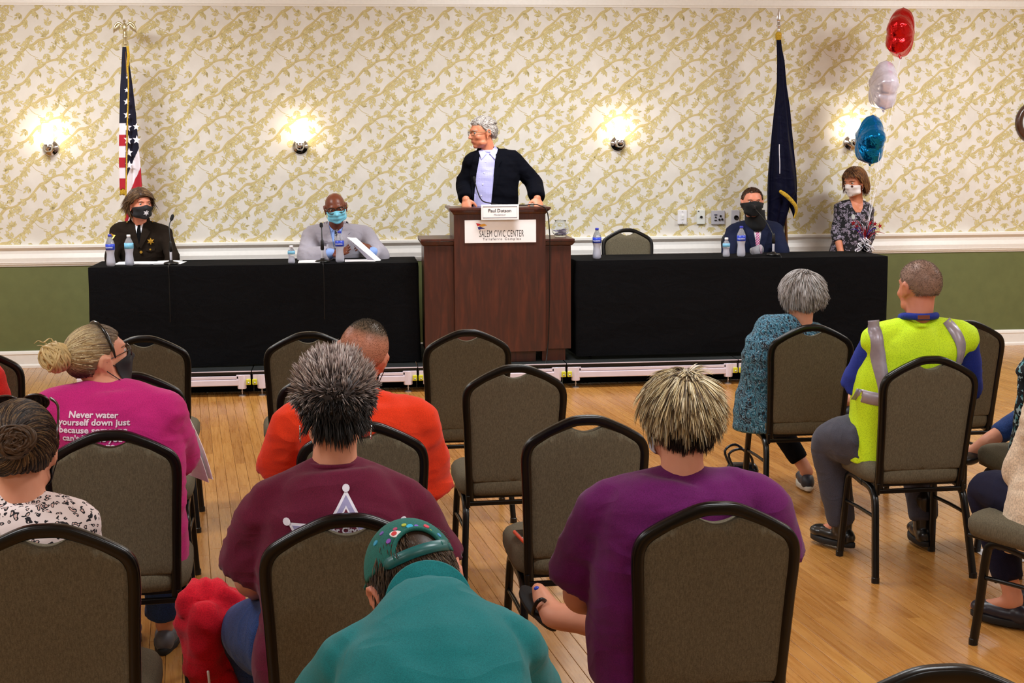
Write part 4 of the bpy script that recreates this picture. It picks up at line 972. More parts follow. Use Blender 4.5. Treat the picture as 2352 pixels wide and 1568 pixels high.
# sheets in her hand
a0, a1, a2, a3 = at(424, 962, 4.98), at(480, 1108, 4.82), at(398, 1076, 5.02), at(396, 1040, 5.10)
r_ = empty('paper_sheets', tuple(a2), 'white printed sheets held down by the woman in magenta', 'paper')
nn = nrm(np.cross(a1-a0, a2-a0))
def sheet(q, th_, nm, mat, bend=.01, par=None):
    q = [np.asarray(v, float) for v in q]; n_ = nrm(np.cross(q[1]-q[0], q[3]-q[0])); N_ = 8; P = []
    for s_ in (1, -1):
        for i in range(N_+1):
            for j in range(N_+1):
                u_, v_ = i/N_, j/N_; P.append(q[0]*(1-u_)*(1-v_)+q[1]*u_*(1-v_)+q[2]*u_*v_+q[3]*(1-u_)*v_+n_*(bend*sin(pi*u_)*(.5+.5*v_)+s_*th_/2))
    m_ = (N_+1)**2; F = []
    for i in range(N_):
        for j in range(N_):
            a = i*(N_+1)+j; F.append([a, a+N_+1, a+N_+2, a+1]); F.append([a+m_, a+1+m_, a+N_+2+m_, a+N_+1+m_])
    per = [j for j in range(N_+1)]+[i*(N_+1)+N_ for i in range(1, N_+1)]+[N_*(N_+1)+j for j in range(N_-1, -1, -1)]+[i*(N_+1) for i in range(N_-1, 0, -1)]
    F += [[per[k], per[(k+1) % len(per)], per[(k+1) % len(per)]+m_, per[k]+m_] for k in range(len(per))]
    return mesh_obj(nm, P, F, mat, par, smooth=False)
sheet([a0, a1, a2, a3], .002, 'sheet', M_paper, .012, r_)
off = nn*.004; sheet([a0+off+[.012, 0, .006], a1+off+[.010, 0, .01], a2+off, a3+off], .002, 'sheet', M_paper, .016, r_)
M_lines = plain('grey_print', (150, 146, 160), .7)
for k in range(9):
    f0 = .22+k*.075; b0 = a3*(1-f0)+a2*f0; c0_ = a0*(1-f0)+a1*f0; sgn = -1
    q0 = b0*.86+c0_*.14; q1 = b0*.38+c0_*.62; dn = nrm(a2-a3)*.0022
    for o_ in (nn*.0075, -nn*.0035): mesh_obj('print_line', np.array([q0+o_+nn*0, q1+o_, q1+o_+dn, q0+o_+dn])+nn*.012*.6*(1 if o_ is not None else 0), [[0, 1, 2, 3]], M_lines, r_, smooth=False)

# --- man in orange
p = Person(.02, 4.47, 0, -2, 'man with a buzz cut in a bright orange-red T-shirt, head tilted to the right', S_pink, bulk=1.08, face=(-8, -4, 17),
    **dict(head=at(831, 818, 4.68), neck=at(835, 915, 4.66), shL=at(672, 968, 4.66), shR=at(955, 958, 4.64), elL=at(652, 1095, 4.78), elR=at(985, 1140, 4.80), wrR=(.18, 5.0, .60), wrL=(-.1, 5.02, .62)))
p.build_body(); p.top('t_shirt', fabric('orange_red_jersey', (236, 62, 28), var=.08), grow=.022, sleeve=.86, sl_r=(.076, .078, .07), fold=.006, seed=31); p.crew(p.shirt.data.materials[0])
p.trousers(M_blackpant); [p.shoe(sd, plain('black_leather', (18, 18, 20), .35)) for sd in 'LR']; p.eyes(); p.mask(plain('black_mask_cloth', (24, 24, 28), .8))
stub = region(front=.5, side=0, nape=-.55, temple=.2)
hair(p, lambda d: stub(d), 5200, L=lambda dd: .0035+.008*max(0, dd[2]-.55)*2, lift=1, colf=lambda d, rng: np.where((d[:, 2] > .62)[:, None], np.array([lin((76, 66, 54))[:3]]), np.array([lin((150, 108, 84))[:3]])), K=1, wdt=.0007, shell=.0022, jitter=.3, seed=3,
    shellcol=lambda S, rng: np.array(lin((104, 88, 72))[:3])*np.clip((S[:, 2:3]-.42)*3.2, 0, 1)+np.array(lin((188, 124, 98))[:3])*(1-np.clip((S[:, 2:3]-.42)*3.2, 0, 1)))

# --- woman in maroon
p = Person(-.025, 3.33, 0, 2, 'woman with spiky grey and black hair in a maroon T-shirt printed with a star', S_fair, bulk=1.10, face=(4, -6, 0),
    **dict(head=at(769, 936, 3.57), neck=at(768, 1062, 3.55), shL=at(622, 1168, 3.54), shR=at(934, 1158, 3.54), elL=at(572, 1330, 3.62), elR=at(1000, 1320, 3.62), wrL=(-.27, 3.82, .60), wrR=(.12, 3.88, .62), knL=at(562, 1440, 3.92), hipL=(-.17, 3.58, .53), pelvis=(-.06, 3.55, .55), waist=(-.05, 3.52, .70), chest=(-.045, 3.52, .85)))
p.build_body(); p.top('t_shirt', fabric('maroon_jersey', (98, 22, 50), var=.12), grow=.022, sleeve=.80, sl_r=(.076, .078, .072), fold=.006, seed=41, voxel=.008); p.crew(p.shirt.data.materials[0])
p.trousers(M_jean, (.105, .08, .06)); [p.shoe(sd, plain('black_leather', (18, 18, 20), .35)) for sd in 'LR']; p.eyes()
def col_m(d, rng):
    t_ = np.clip((d[:, 2]-.10+.30*np.abs(d[:, 0])+.22*rng.normal(size=len(d)))*2.0, 0, 1)[:, None]
    return cm((170, 154, 150), (190, 176, 172), (140, 124, 120), (100, 88, 84), (206, 194, 188))(d, rng)*t_+cm((22, 20, 20), (38, 34, 33))(d, rng)*(1-t_)
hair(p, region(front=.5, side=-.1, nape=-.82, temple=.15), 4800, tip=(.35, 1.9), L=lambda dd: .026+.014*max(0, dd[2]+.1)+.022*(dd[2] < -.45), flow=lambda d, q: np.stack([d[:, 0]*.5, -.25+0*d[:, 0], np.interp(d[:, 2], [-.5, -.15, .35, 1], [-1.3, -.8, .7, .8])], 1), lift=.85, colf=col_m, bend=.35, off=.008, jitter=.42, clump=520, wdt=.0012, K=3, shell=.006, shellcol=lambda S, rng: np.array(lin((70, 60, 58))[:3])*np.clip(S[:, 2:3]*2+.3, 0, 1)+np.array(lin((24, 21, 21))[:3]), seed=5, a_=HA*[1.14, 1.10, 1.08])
M_silver = plain('silver_earring', (205, 205, 210), .2, 1)
for sg in (-1, 1): mesh_obj('hoop_earring', *tube([p.hl((sg*.088+.0*cos(a), -.005+.016*cos(a), -.062+.021*sin(a))) for a in np.linspace(0, 2*pi, 14)[:-1]], .0015, 6, 2, closed=True), M_silver, p.root)
M_starw = plain('white_star_print', (226, 222, 236), .7); M_starl = plain('lilac_star_print', (150, 146, 186), .7); M_mar2 = plain('maroon_print', (98, 22, 50), .8)
sp = at(792, 1272, 3.42)
so_ = p.sdecal(flatmesh(star(6, .160, .0925, .04), .02), sp, M_starw, 'star_print', off=.0024, th=.0008)
p.sdecal(flatmesh(star(6, .148, .0855, .04), .02), sp, M_starl, 'star_fill', off=.0036, th=.0006, parent=so_)
p.sdecal(flatmesh(star(6, .126, .0727, .04), .02), sp, M_starw, 'star_inner', off=.0046, th=.0006, parent=so_)
p.sdecal(flatmesh(star(6, .119, .0687, .04), .02), sp, M_mar2, 'star_centre', off=.0056, th=.0006, parent=so_)
for k in range(6):
    a = .04+k*2*pi/6; c_ = np.array([sin(a), cos(a)])*.163
    p.sdecal(flatmesh([(c_[0]+x, c_[1]+y) for x, y in circle(.009, 12)], .02), sp, M_starw, 'star_tip', off=.004, th=.0008, parent=so_)
p.sdecal(text_flat('Sheriff for City of Salem', .0205, .03), at(795, 1214, 3.42), M_starw, 'lettering', off=.0066, th=.0006)
p.sdecal(flatmesh([(-.05, -.004), (.05, -.004), (.045, .006), (0, .012), (-.045, .006)], .02), at(802, 1222, 3.42), M_starl, 'swoosh_print', off=.0066, th=.0006)

# --- woman in purple
p = Person(.80, 3.34, 0, 4, 'woman with short blonde hair and dark nape in a purple T-shirt, legs crossed', S_fair, bulk=1.12, face=(16, -6, 0),
    **dict(head=at(1558, 962, 3.58), neck=at(1565, 1096, 3.54), shL=at(1392, 1160, 3.56), shR=at(1740, 1152, 3.50), elL=at(1322, 1372, 3.74), elR=at(1775, 1330, 3.50), wrL=at(1440, 1400, 3.98), wrR=(.98, 3.86, .62), pelvis=(.80, 3.56, .55), waist=(.80, 3.53, .70), chest=(.805, 3.53, .84),
    knR=(.90, 3.98, .56), anR=at(1290, 1418, 4.02), toR=at(1236, 1352, 4.10), knL=(.82, 3.98, .50), anL=(.82, 3.96, .09), toL=(.82, 4.14, .04)))
ft = [tube([at(1262, 1405, 4.04), at(1240, 1378, 4.08), at(1232+dx, 1352+dy, 4.10)], [.030, .020*k, .011*k], 8, 3) for dx, dy, k in ((0, 2, 1.15), (10, 8, .9), (17, 14, .85), (23, 21, .8))]
p.build_body(extra=ft+[tube([at(1290, 1418, 4.02), at(1262, 1405, 4.04)], [.036, .034], 12, 2), tube([(.90, 3.98, .56), at(1400, 1420, 4.0), at(1330, 1420, 4.01), at(1270, 1415, 4.03)], [.052, .052, .045, .038], 12, 3)])
p.top('t_shirt', fabric('purple_jersey', (94, 18, 84), var=.12), grow=.024, sleeve=.74, sl_r=(.080, .082, .078), fold=.005, seed=51, voxel=.008, drop=.08)
p.eyes(); p.mask(plain('pale_mask', (206, 212, 226), .8))
P_ = [ell(p.J['pelvis']-[0, 0, .01], (.19, .15, .11), None, 3), p.bent('hipL', 'knL', 'anL', .10, .075, .06, .9), tube([p.J['hipR'], p.J['knR'], p.J['knR']*.55+p.J['anR']*.45], [.10, .072, .060], 12, 5)]
V, F = fuse(P_, .01, 3, .005); mesh_obj('cropped_jeans', V, F, M_jean, p.root); p.shoe('L', plain('black_leather', (18, 18, 20), .35))
fx = nrm(at(1236, 1352, 4.10)-at(1290, 1418, 4.02)); nn_ = np.array([-.35, .75, -.55]); nn_ = nrm(nn_-fx*nn_.dot(fx)); xx = np.cross(fx, nn_)
cc_ = at(1250, 1384, 4.06)+nn_*.030
mesh_obj('sandal_sole', *loft([np.array([cc_+nn_*z+fx*(.088*sin(a)+.012)+xx*.036*cos(a)*(1-.15*(sin(a) < -.2)) for a in np.linspace(0, 2*pi, 24, endpoint=False)]) for z in (0, .016)]), plain('dark_rubber_sole', (22, 22, 24), .7), p.root)
mesh_obj('sandal_strap', *tube([cc_+xx*.034-fx*.0, at(1236, 1388, 4.045)-nn_*.008+xx*.012, at(1243, 1382, 4.035)-nn_*.012, cc_-xx*.034], .006, 8, 4), M_blackmetal, p.root)
mesh_obj('painted_toenail', *ell(at(1233, 1351, 4.085), (.009, .006, .007)), plain('blue_nail_polish', (40, 70, 190), .2), p.root)
def col_pu(d, rng):
    t_ = np.clip((d[:, 2]+.30+.10*rng.normal(size=len(d)))*6, 0, 1)[:, None]; t_ = np.where((d[:, 1] > .1)[:, None], 1, t_)
    return cm((214, 194, 150), (180, 156, 112), (120, 98, 70), (236, 222, 188), (90, 72, 52))(d, rng)*t_+cm((24, 20, 20), (40, 32, 30))(d, rng)*(1-t_)
crownp = nrm([.05, -.45, .9])
def flow_sw(d, q):
    v = d-crownp; v = v-d*np.sum(v*d, 1)[:, None]; v /= np.linalg.norm(v, axis=1)[:, None]+.06; return v*.9+np.array([.06, -.30, -.38])
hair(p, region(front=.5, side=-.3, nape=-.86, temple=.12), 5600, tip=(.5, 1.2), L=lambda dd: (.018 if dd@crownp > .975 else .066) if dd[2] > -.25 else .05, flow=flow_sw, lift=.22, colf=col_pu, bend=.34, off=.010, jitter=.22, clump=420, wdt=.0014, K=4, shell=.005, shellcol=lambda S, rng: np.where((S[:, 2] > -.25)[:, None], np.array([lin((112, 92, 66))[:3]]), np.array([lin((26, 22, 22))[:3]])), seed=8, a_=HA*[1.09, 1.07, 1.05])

# --- grey haired woman
t = NT('blue_brush_print'); n1 = t.noise(38, 2); vo = t.n('ShaderNodeTexVoronoi', I={'Vector': t.mapping(t.obj(), (48, 48, 24), (0, R(28), 0)), 'Scale': 1.0}, feature='F1')
wv = t.n('ShaderNodeTexWave', I={'Vector': t.mapping(t.obj(), (1, 1, 1), (0, R(40), 0)), 'Scale': 15, 'Distortion': 16, 'Detail': 2, 'Detail Scale': 1.6})
t.set(t.mix(.35, t.ramp(wv.outputs[0], [(.25, (8, 12, 22)), (.45, (20, 84, 116)), (.62, (60, 146, 176)), (.8, (180, 200, 214)), (.9, (18, 26, 40))]), t.ramp(vo.outputs[0], [(.2, (12, 30, 52)), (.5, (70, 150, 180)), (.7, (10, 12, 20))])), .85); M_bluep = t.m
p = Person(2.10, 6.60, 0, 6, 'grey-haired woman in a blue and black patterned blouse in the front row', S_fair, bulk=1.0, face=(16, -10, 0), sc=.93,
    **dict(head=at(1838, 683, 6.84), neck=at(1838, 748, 6.81), shL=at(1764, 785, 6.80), shR=at(1900, 785, 6.80), elL=at(1738, 880, 6.80), elR=at(1925, 880, 6.80), wrL=(2.05, 7.06, .62), wrR=(2.3, 7.05, .62), pelvis=(2.06, 6.82, .55), waist=(2.06, 6.80, .68), chest=(2.085, 6.79, .80),
    knL=(2.08, 7.24, .52), knR=(2.3, 7.22, .54), anL=(2.30, 7.14, .10), toL=(2.335, 7.04+.25, .04), anR=at(1955, 925, 7.2), toR=at(1985, 945, 7.32)))
p.J['anL'] = np.array([2.33, 7.10, .10]); p.J['toL'] = np.array([2.36, 7.27, .04])
p.build_body(); p.top('blouse', M_bluep, W=p.TF, grow=.024, sleeve=.95, sl_r=(.072, .075, .072), fold=.006, seed=61, drop=.10)
p.trousers(M_blackpant, (.095, .07, .05), .86); p.eyes(); p.mask(plain('black_mask_cloth', (24, 24, 28), .8))
M_offsole = plain('cream_sole', (208, 200, 186), .6)
for sd in 'LR': p.shoe(sd, plain('dark_knit_sneaker', (44, 46, 56)), M_offsole)
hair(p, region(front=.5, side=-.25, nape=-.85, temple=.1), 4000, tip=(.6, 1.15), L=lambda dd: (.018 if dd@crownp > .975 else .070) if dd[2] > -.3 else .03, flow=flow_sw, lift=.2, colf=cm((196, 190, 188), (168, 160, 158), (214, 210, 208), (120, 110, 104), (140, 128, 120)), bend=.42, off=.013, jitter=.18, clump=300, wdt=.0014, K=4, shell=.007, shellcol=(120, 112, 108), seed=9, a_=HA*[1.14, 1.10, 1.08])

# --- man in the safety vest
t = NT('royal_blue_knit'); nz = t.noise(300, 2); t.set(t.ramp(nz.outputs[0], [(.3, (14, 34, 128)), (.7, (24, 52, 160))]), .85); M_royal = t.m
t = NT('lime_mesh_vest')
vo = t.n('ShaderNodeTexVoronoi', I={'Vector': t.obj(), 'Scale': 240.}); lime = t.ramp(vo.outputs[0], [(.2, (176, 222, 0)), (.5, (216, 255, 24))])
t.set(lime, .7); t.b.inputs['Emission Color'].default_value = lin((180, 235, 10)); t.b.inputs['Emission Strength'].default_value = 0.0
t.bump(vo.outputs[0], .4, .001); M_lime = t.m
p = Person(2.325, 5.53, 0, 3, 'man with cropped hair in a lime yellow reflective vest over a blue polo', S_pink, bulk=1.12, face=(14, -4, 0), sc=1.03,
    **dict(head=at(2110, 664, 5.78), neck=at(2108, 748, 5.74), shL=at(2018, 780, 5.73), shR=at(2208, 775, 5.72), elL=at(1972, 898, 5.88), elR=at(2212, 905, 5.92), wrL=(2.27, 6.08, .74), wrR=(2.38, 6.08, .72), pelvis=(2.30, 5.80, .56), waist=(2.30, 5.785, .70), chest=(2.315, 5.76, .87),
    hipL=(2.19, 5.78, .54), hipR=(2.42, 5.78, .54), knL=at(1905, 1008, 6.0), anL=(2.14, 6.02, .11), toL=(2.06, 6.16, .05), knR=(2.50, 6.12, .52), anR=(2.51, 6.0, .11), toR=(2.54, 6.17, .05)))
p.build_body(); p.top('polo_shirt', M_royal, grow=.012, sleeve=.92, sl_r=(.070, .074, .072), fold=.004, seed=71)
polo = p.shirt
mesh_obj('polo_collar', *fuse([tube([p.J['neck']+np.array([cos(a)*.070, sin(a)*.068-.004, .036+.010*(sin(a) < 0)]) for a in np.linspace(0, 2*pi, 17)[:-1]], .016, 8, 2, closed=True)], .006, 1), M_royal, polo)
Jv = dict(p.J); shv = p.torso(p.TM, .034, t1=1.0, drop=.05)+[tube([p.J['neck']-[0, 0, .05], p.J['neck']+[0, 0, .004]], [.105, .088], 18, 2, cap=False)]
V, F = fuse(shv, .008, 5, .003, seed=74); VT = bvh((V, F)); vest = mesh_obj('safety_vest', V, F, M_lime, p.root)
M_reflect = plain('silver_reflective_tape', (168, 160, 172), .35, .25); 
def tape(pts, w_, nm='reflective_tape'):
    """strip through world points on the vest back"""
    P = spline([np.asarray(q) for q in pts], 8); o0 = P.mean(0); r_, u_ = np.array([1., 0, 0]), np.array([0, 0, 1.]); q = np.stack([(P-o0)@r_, (P-o0)@u_], 1)
    T = np.gradient(q, axis=0); T /= np.linalg.norm(T, axis=1)[:, None]; N = np.stack([-T[:, 1], T[:, 0]], 1)*w_/2
    Vv = np.hstack([np.vstack([q-N, q, q+N]), np.zeros((3*len(q), 1))]); n_ = len(q); Fv = [[k+j*n_, k+1+j*n_, k+1+(j+1)*n_, k+(j+1)*n_] for k in range(n_-1) for j in (0, 1)]
    return mesh_obj(nm, *decal((Vv, [f for f in Fv]), o0, (1, 0, 0), (0, 0, 1), VT, .0035, .0012, .8), M_reflect, vest)
Yv = 5.6
tape([at(2026, 742, Yv), at(2028, 790, Yv), at(2032, 850, Yv), at(2040, 905, Yv), at(2042, 990, Yv)], .047); tape([at(2196, 742, Yv), at(2216, 795, Yv), at(2214, 850, Yv), at(2206, 905, Yv), at(2200, 990, Yv)], .047)
tape([at(1988, 918, Yv), at(2030, 922, Yv), at(2120, 925, Yv), at(2250, 920, Yv)], .055)
mesh_obj('orange_tag', *decal(flatmesh([(-.025, -.008), (.025, -.008), (.025, .008), (-.025, .008)], .02), at(2121, 728, Yv), (1, 0, 0), (0, 0, 1), VT, .004, .0012, .8), plain('rust_tag', (120, 60, 40)), vest, smooth=False)
p.trousers(fabric('slate_work_trousers', (72, 72, 84), var=.15), (.108, .082, .062), .97, seed=6, fold=.007)
M_boot = plain('black_boot_leather', (15, 15, 17), .3, coat=.3)
for sd in 'LR': p.shoe(sd, M_boot, boot=True, w_=1.12)
p.eyes()
crop = region(front=.5, side=-.05, nape=-.62, temple=.2)
hair(p, crop, 6500, L=(.004, .009), lift=1, colf=cm((134, 110, 98), (160, 136, 124), (104, 84, 74)), K=1, wdt=.0008, shell=.003, jitter=.4, seed=13, shellcol=lambda S, rng: np.array(lin((150, 120, 104))[:3])*(.72+.5*vnoise(S*7, 3)[:, None]))

# --- woman in leopard print
t = NT('leopard_print')
sc_ = t.obj(); nzz = t.noise(30, 2); vv = t.n('ShaderNodeMix', data_type='RGBA', I={0: .045, 6: sc_, 7: nzz.outputs[1]}).outputs[2]
v1 = t.n('ShaderNodeTexVoronoi', I={'Vector': vv, 'Scale': 64., 'Randomness': .75}); d1 = v1.outputs['Distance']
n3 = t.noise(90, 2); ringm = t.math('MULTIPLY', t.math('GREATER_THAN', t.math('ADD', d1, t.math('MULTIPLY', n3.outputs[0], .1)), .27), t.math('LESS_THAN', t.math('ADD', d1, t.math('MULTIPLY', n3.outputs[0], .1)), .46))
ringm = t.math('MULTIPLY', ringm, t.math('GREATER_THAN', t.noise(70, 1).outputs[0], .30))
t.set(t.mix(ringm, t.mix(t.math('LESS_THAN', d1, .2), lin((232, 216, 214)), lin((214, 176, 168))), lin((22, 18, 26))), .85); M_leo = t.m
p = Person(-.80, 3.34, 0, 2, 'dark-haired woman in a leopard print blouse with sunglasses on her head', S_fair, bulk=.98, face=(8, -4, 0), sc=.95,
    **dict(head=at(48, 1040, 3.58), neck=at(52, 1142, 3.55), shL=at(-78, 1200, 3.54), shR=at(178, 1198, 3.54), elL=at(-130, 1370, 3.60), elR=at(222, 1370, 3.64), wrL=(-.95, 3.85, .62), wrR=(-.7, 3.88, .62), pelvis=(-.80, 3.56, .55), waist=(-.80, 3.53, .68), chest=(-.80, 3.53, .80)))
p.build_body(); p.top('blouse', M_leo, W=p.TF, grow=.020, sleeve=1.3, sl_r=(.062, .060, .05), fold=.004, seed=81, voxel=.008); p.trousers(M_jean); p.eyes(); p.mask(plain('black_mask_cloth', (24, 24, 28), .8))
for sd in 'LR': p.shoe(sd, plain('black_leather', (18, 18, 20), .35))
kn = np.array([.0, -.115, .045])
def flow_k(d, q):
    v = kn-q; v /= np.linalg.norm(v, axis=1)[:, None]+1e-9; return v+np.stack([-(q[:, 2]-kn[2])*6, 0*q[:, 0], (q[:, 0]-kn[0])*6], 1)
hair(p, region(front=.48, side=-.2, nape=-.72, temple=.1), 3400, L=lambda dd: .05+.09*np.linalg.norm(HC+HA*dd-kn), flow=flow_k, lift=.12, colf=cm((52, 38, 30), (36, 26, 22), (90, 68, 48), (124, 98, 68), (28, 20, 18)), bend=.7, off=.010, jitter=.16, clump=90, K=5, wdt=.0022, seed=15, shell=.004, shellcol=(40, 30, 24), a_=HA*[1.05, 1.05, 1.06])
Vb = [ell(p.hl(kn), (.036, .026, .034), p.H, 3)]
for k in range(110):
    ph = RNG.uniform(0, 2*pi); rr = RNG.uniform(.012, .040); dz = RNG.uniform(-.3, .3)
    jx, jz = RNG.normal()*.007, RNG.normal()*.007; Vb.append(tube([p.hl(kn+np.array([jx+cos(ph+t_)*rr, -.018-.012*cos(t_*.8)+abs(rr-.02)*.3, jz+sin(ph+t_)*rr*.9])) for t_ in np.linspace(0, 2.2, 6)], [.001, .0035, .004, .0035, .003, .001], 5, 2))
V, F = join(Vb); mesh_obj('hair_knot', V, F, vcol('hair_45', .45), p.root, col=np.array(lin((76, 56, 40))[:3])*(.5+.9*vnoise(V*150, 6)[:, None]))
M_tort = plain('tortoiseshell', (44, 22, 12), .25, var=.5, scale=120, coat=.2)
sgo = None
for sg in (-1, 1):
    pts = [p.hl((sg*.036+.031*cos(a), .062-.25*.026*sin(a)-abs(.036+sg*.031*cos(a))*.22, .118+.020*sin(a)*1.0)) for a in np.linspace(0, 2*pi, 15)[:-1]]
    ob = mesh_obj('sunglasses', *tube(pts, .0036, 6, 2, closed=True), M_tort, p.root) if sgo is None else mesh_obj('lens_rim', *tube(pts, .0036, 6, 2, closed=True), M_tort, sgo)
    sgo = sgo or ob
    c_ = np.mean(pts, 0); mesh_obj('lens', np.vstack([pts, [c_]]), [[i, (i+1) % 14, 14] for i in range(14)], plain('smoke_lens', (30, 18, 14), .08, coat=.6), sgo)
    mesh_obj('temple_arm', *tube([p.hl((sg*.072, .055, .126)), p.hl((sg*.092, .0, .112)), p.hl((sg*.093, -.06, .070)), p.hl((sg*.089, -.078, .040))], [.0045, .0035, .0028, .0022], 6, 4), M_tort, sgo)
mesh_obj('strap', *decal(flatmesh([(-.062, .035), (-.050, .040), (.012, -.09), (0, -.095)], .02), at(20, 1220, 3.42), (1, 0, 0), (0, 0, 1), p.topB, .004, .002, .6), plain('pale_leather', (214, 192, 164), .5), p.root, smooth=False)

# --- man in green with the cap
p = Person(.13, 2.02, 0, 2, 'man in a teal green polo and backwards polka-dot cap bending forward, bottom centre', S_pink, bulk=1.0, face=(10, -34, -13), hs=1.07,
    **dict(pelvis=(.12, 2.24, .55), waist=(.12, 2.28, .68), chest=(.125, 2.38, .82), neck=at(985, 1388, 2.62), head=at(957, 1356, 2.75), shL=at(812, 1520, 2.50), shR=at(1168, 1490, 2.50), elL=at(745, 1640, 2.66), elR=at(1215, 1640, 2.70), wrL=(.04, 2.88, .62), wrR=(.22, 2.88, .62), hipL=(.03, 2.26, .53), hipR=(.22, 2.26, .53), knL=(-.02, 2.68, .5), knR=(.28, 2.68, .5), anL=(-.02, 2.66, .1), anR=(.28, 2.66, .1), toL=(-.03, 2.84, .04), toR=(.30, 2.84, .04)))
M_teal = fabric('teal_polo_cotton', (18, 112, 116), var=.12, scale=520)
p.build_body(voxel=.0068); p.top('polo_shirt', M_teal, grow=.022, sleeve=.95, sl_r=(.074, .078, .08), fold=.005, seed=91, voxel=.0075, t1=1.0, extra=[tube([p.J['neck']-[0, .03, .02], p.J['neck']*.62+p.hl((0, -.022, -.05))*.38], [.080, .068], 18, 3, cap=False)])
nk = p.J['neck']; up_, rb, rt = p.axes(); fwd = nrm(np.cross(up_, rt)); fwd = nrm(np.cross(nrm(p.hl((0, 0, -.02))-nk), rt))
upn = nrm(np.cross(rt, fwd)); nk = p.J['neck']*.66+p.hl((0, -.022, -.05))*.34; cs = []
for a in np.linspace(0, 2*pi, 21)[:-1]:
    cs.append(nk+upn*(.004+.012*(-sin(a)))+rt*cos(a)*.074+fwd*(sin(a)*.072))
e0 = p.J['neck']*.62+p.hl((0, -.022, -.05))*.38; ad = nrm(p.hl((0, -.022, -.05))-p.J['neck']); f2 = nrm(np.cross(ad, rt))
def cring(r_, d_): return np.array([e0+ad*(d_-.010*sin(a))+rt*cos(a)*r_+f2*sin(a)*r_ for a in np.linspace(0, 2*pi, 41)[:-1]])
V, F = loft([cring(.080, -.060), cring(.083, -.056), cring(.076, -.026), cring(.073, -.008), cring(.070, .0), cring(.066, -.002), cring(.064, -.01), cring(.064, -.05)]); mesh_obj('collar', V, F, M_teal, p.shirt)
p.trousers(M_blackpant); [p.shoe(sd, M_boot) for sd in 'LR']; p.eyes()
hair(p, region(front=.5, side=-.3, nape=-.85, temple=.15), 4200, L=(.022, .034), flow=down(-.8), lift=.45, colf=cm((74, 56, 42), (56, 42, 32), (96, 76, 56)), bend=.4, off=.004, jitter=.2, wdt=.0012, K=3, seed=17, shell=.005, shellcol=(58, 44, 34), clump=140)
# cap worn backwards: crown with the half-moon opening and strap at the back of the head (towards us)
t = NT('green_cap_cloth'); nz = t.noise(400, 2); t.set(t.ramp(nz.outputs[0], [(.3, (12, 84, 78)), (.7, (20, 110, 100))]), .85); M_cap = t.m
CA = HA*[1.10, 1.09, 1.12]; CC = HC+[0, 0, .004]
def cap_ok(d):
    low = d[:, 2] > np.interp(d[:, 1], [-1, 0, 1], [-.06, .05, .30]); ex = (d[:, 1] < -.3) & ((d[:, 0]/.52)**2+((d[:, 2]-.06)/.46)**2 < 1) & (d[:, 2] > .08)
    return low & ~ex
S_, SF = ell((0, 0, 0), (1, 1, 1), None, 5); ok = cap_ok(S_); SF = [f for f in SF if all(ok[i] for i in f)]
used_ = sorted({i for f in SF for i in f}); mp = {i: k for k, i in enumerate(used_)}; So = S_[used_]; SF = [[mp[i] for i in f] for f in SF]
from collections import Counter
ec = Counter(); od = {}
for f in SF:
    for a, b in zip(f, f[1:]+f[:1]): ec[frozenset((a, b))] += 1; od[frozenset((a, b))] = (a, b)
n_ = len(So); FF = SF+[[i+n_ for i in f][::-1] for f in SF]+[[od[k][1], od[k][0], od[k][0]+n_, od[k][1]+n_] for k, c in ec.items() if c == 1]
V = np.vstack([CC+CA*So, CC+CA*So*.965]); V = V*p.hs; cap_o = mesh_obj('cap', (V@p.H.T)+p.J['head'], FF, M_cap, p.root)
capB = bvh(((V@p.H.T)+p.J['head'], FF))
def on_cap(d, k=1.0): return p.hl(CC+CA*nrm(d)*k)
V_, F_ = [], []
strapP = [on_cap((sin(a)*.99, -cos(a)*.99, .085-.03*cos(a)), 1.01) for a in np.linspace(-.72, .72, 9)]
mesh_obj('adjuster_strap', *tube(strapP, .011, prof=np.array([(-.25, -1), (.25, -1), (.25, 1), (-.25, 1)]), n=3, upv=tuple(p.H[:, 2])), plain('green_plastic_strap', (30, 96, 96), .35), cap_o)
edge = [on_cap((.52*cos(a), -math.sqrt(max(0, 1-(.52*cos(a))**2-(.08+.46*sin(a))**2)), .08+.44*sin(a)), 1.005) for a in np.linspace(0, pi, 13)]
mesh_obj('opening_binding', *tube(edge, .0045, 8, 3), M_cap, cap_o)
mesh_obj('peak', *loft([np.array([p.hl(CC+CA*np.array([sin(a)*.95, cos(a)*.95, .30])*k1+np.array([0, (.07 if k1 > 1.0 else 0)*cos(a), -.012*(k1 > 1)+dz])) for a in np.linspace(-1.0, 1.0, 15)]+[p.hl(CC+CA*np.array([sin(a)*.9, cos(a)*.9, .30])) for a in np.linspace(1.0, -1.0, 15)]) for k1, dz in ((1.05, 0), (1.05, .004))]), M_cap, cap_o)
def cap_hit(px, py):
    r3 = nrm(_fw+_rt*(px-1176)/FPX-_uu*(py-784)/FPX); h = capB.ray_cast(Vector((0, 0, CAM_H)), Vector(r3), 9)
    return None if h[0] is None else (np.array(h[0]), np.array(h[1]))
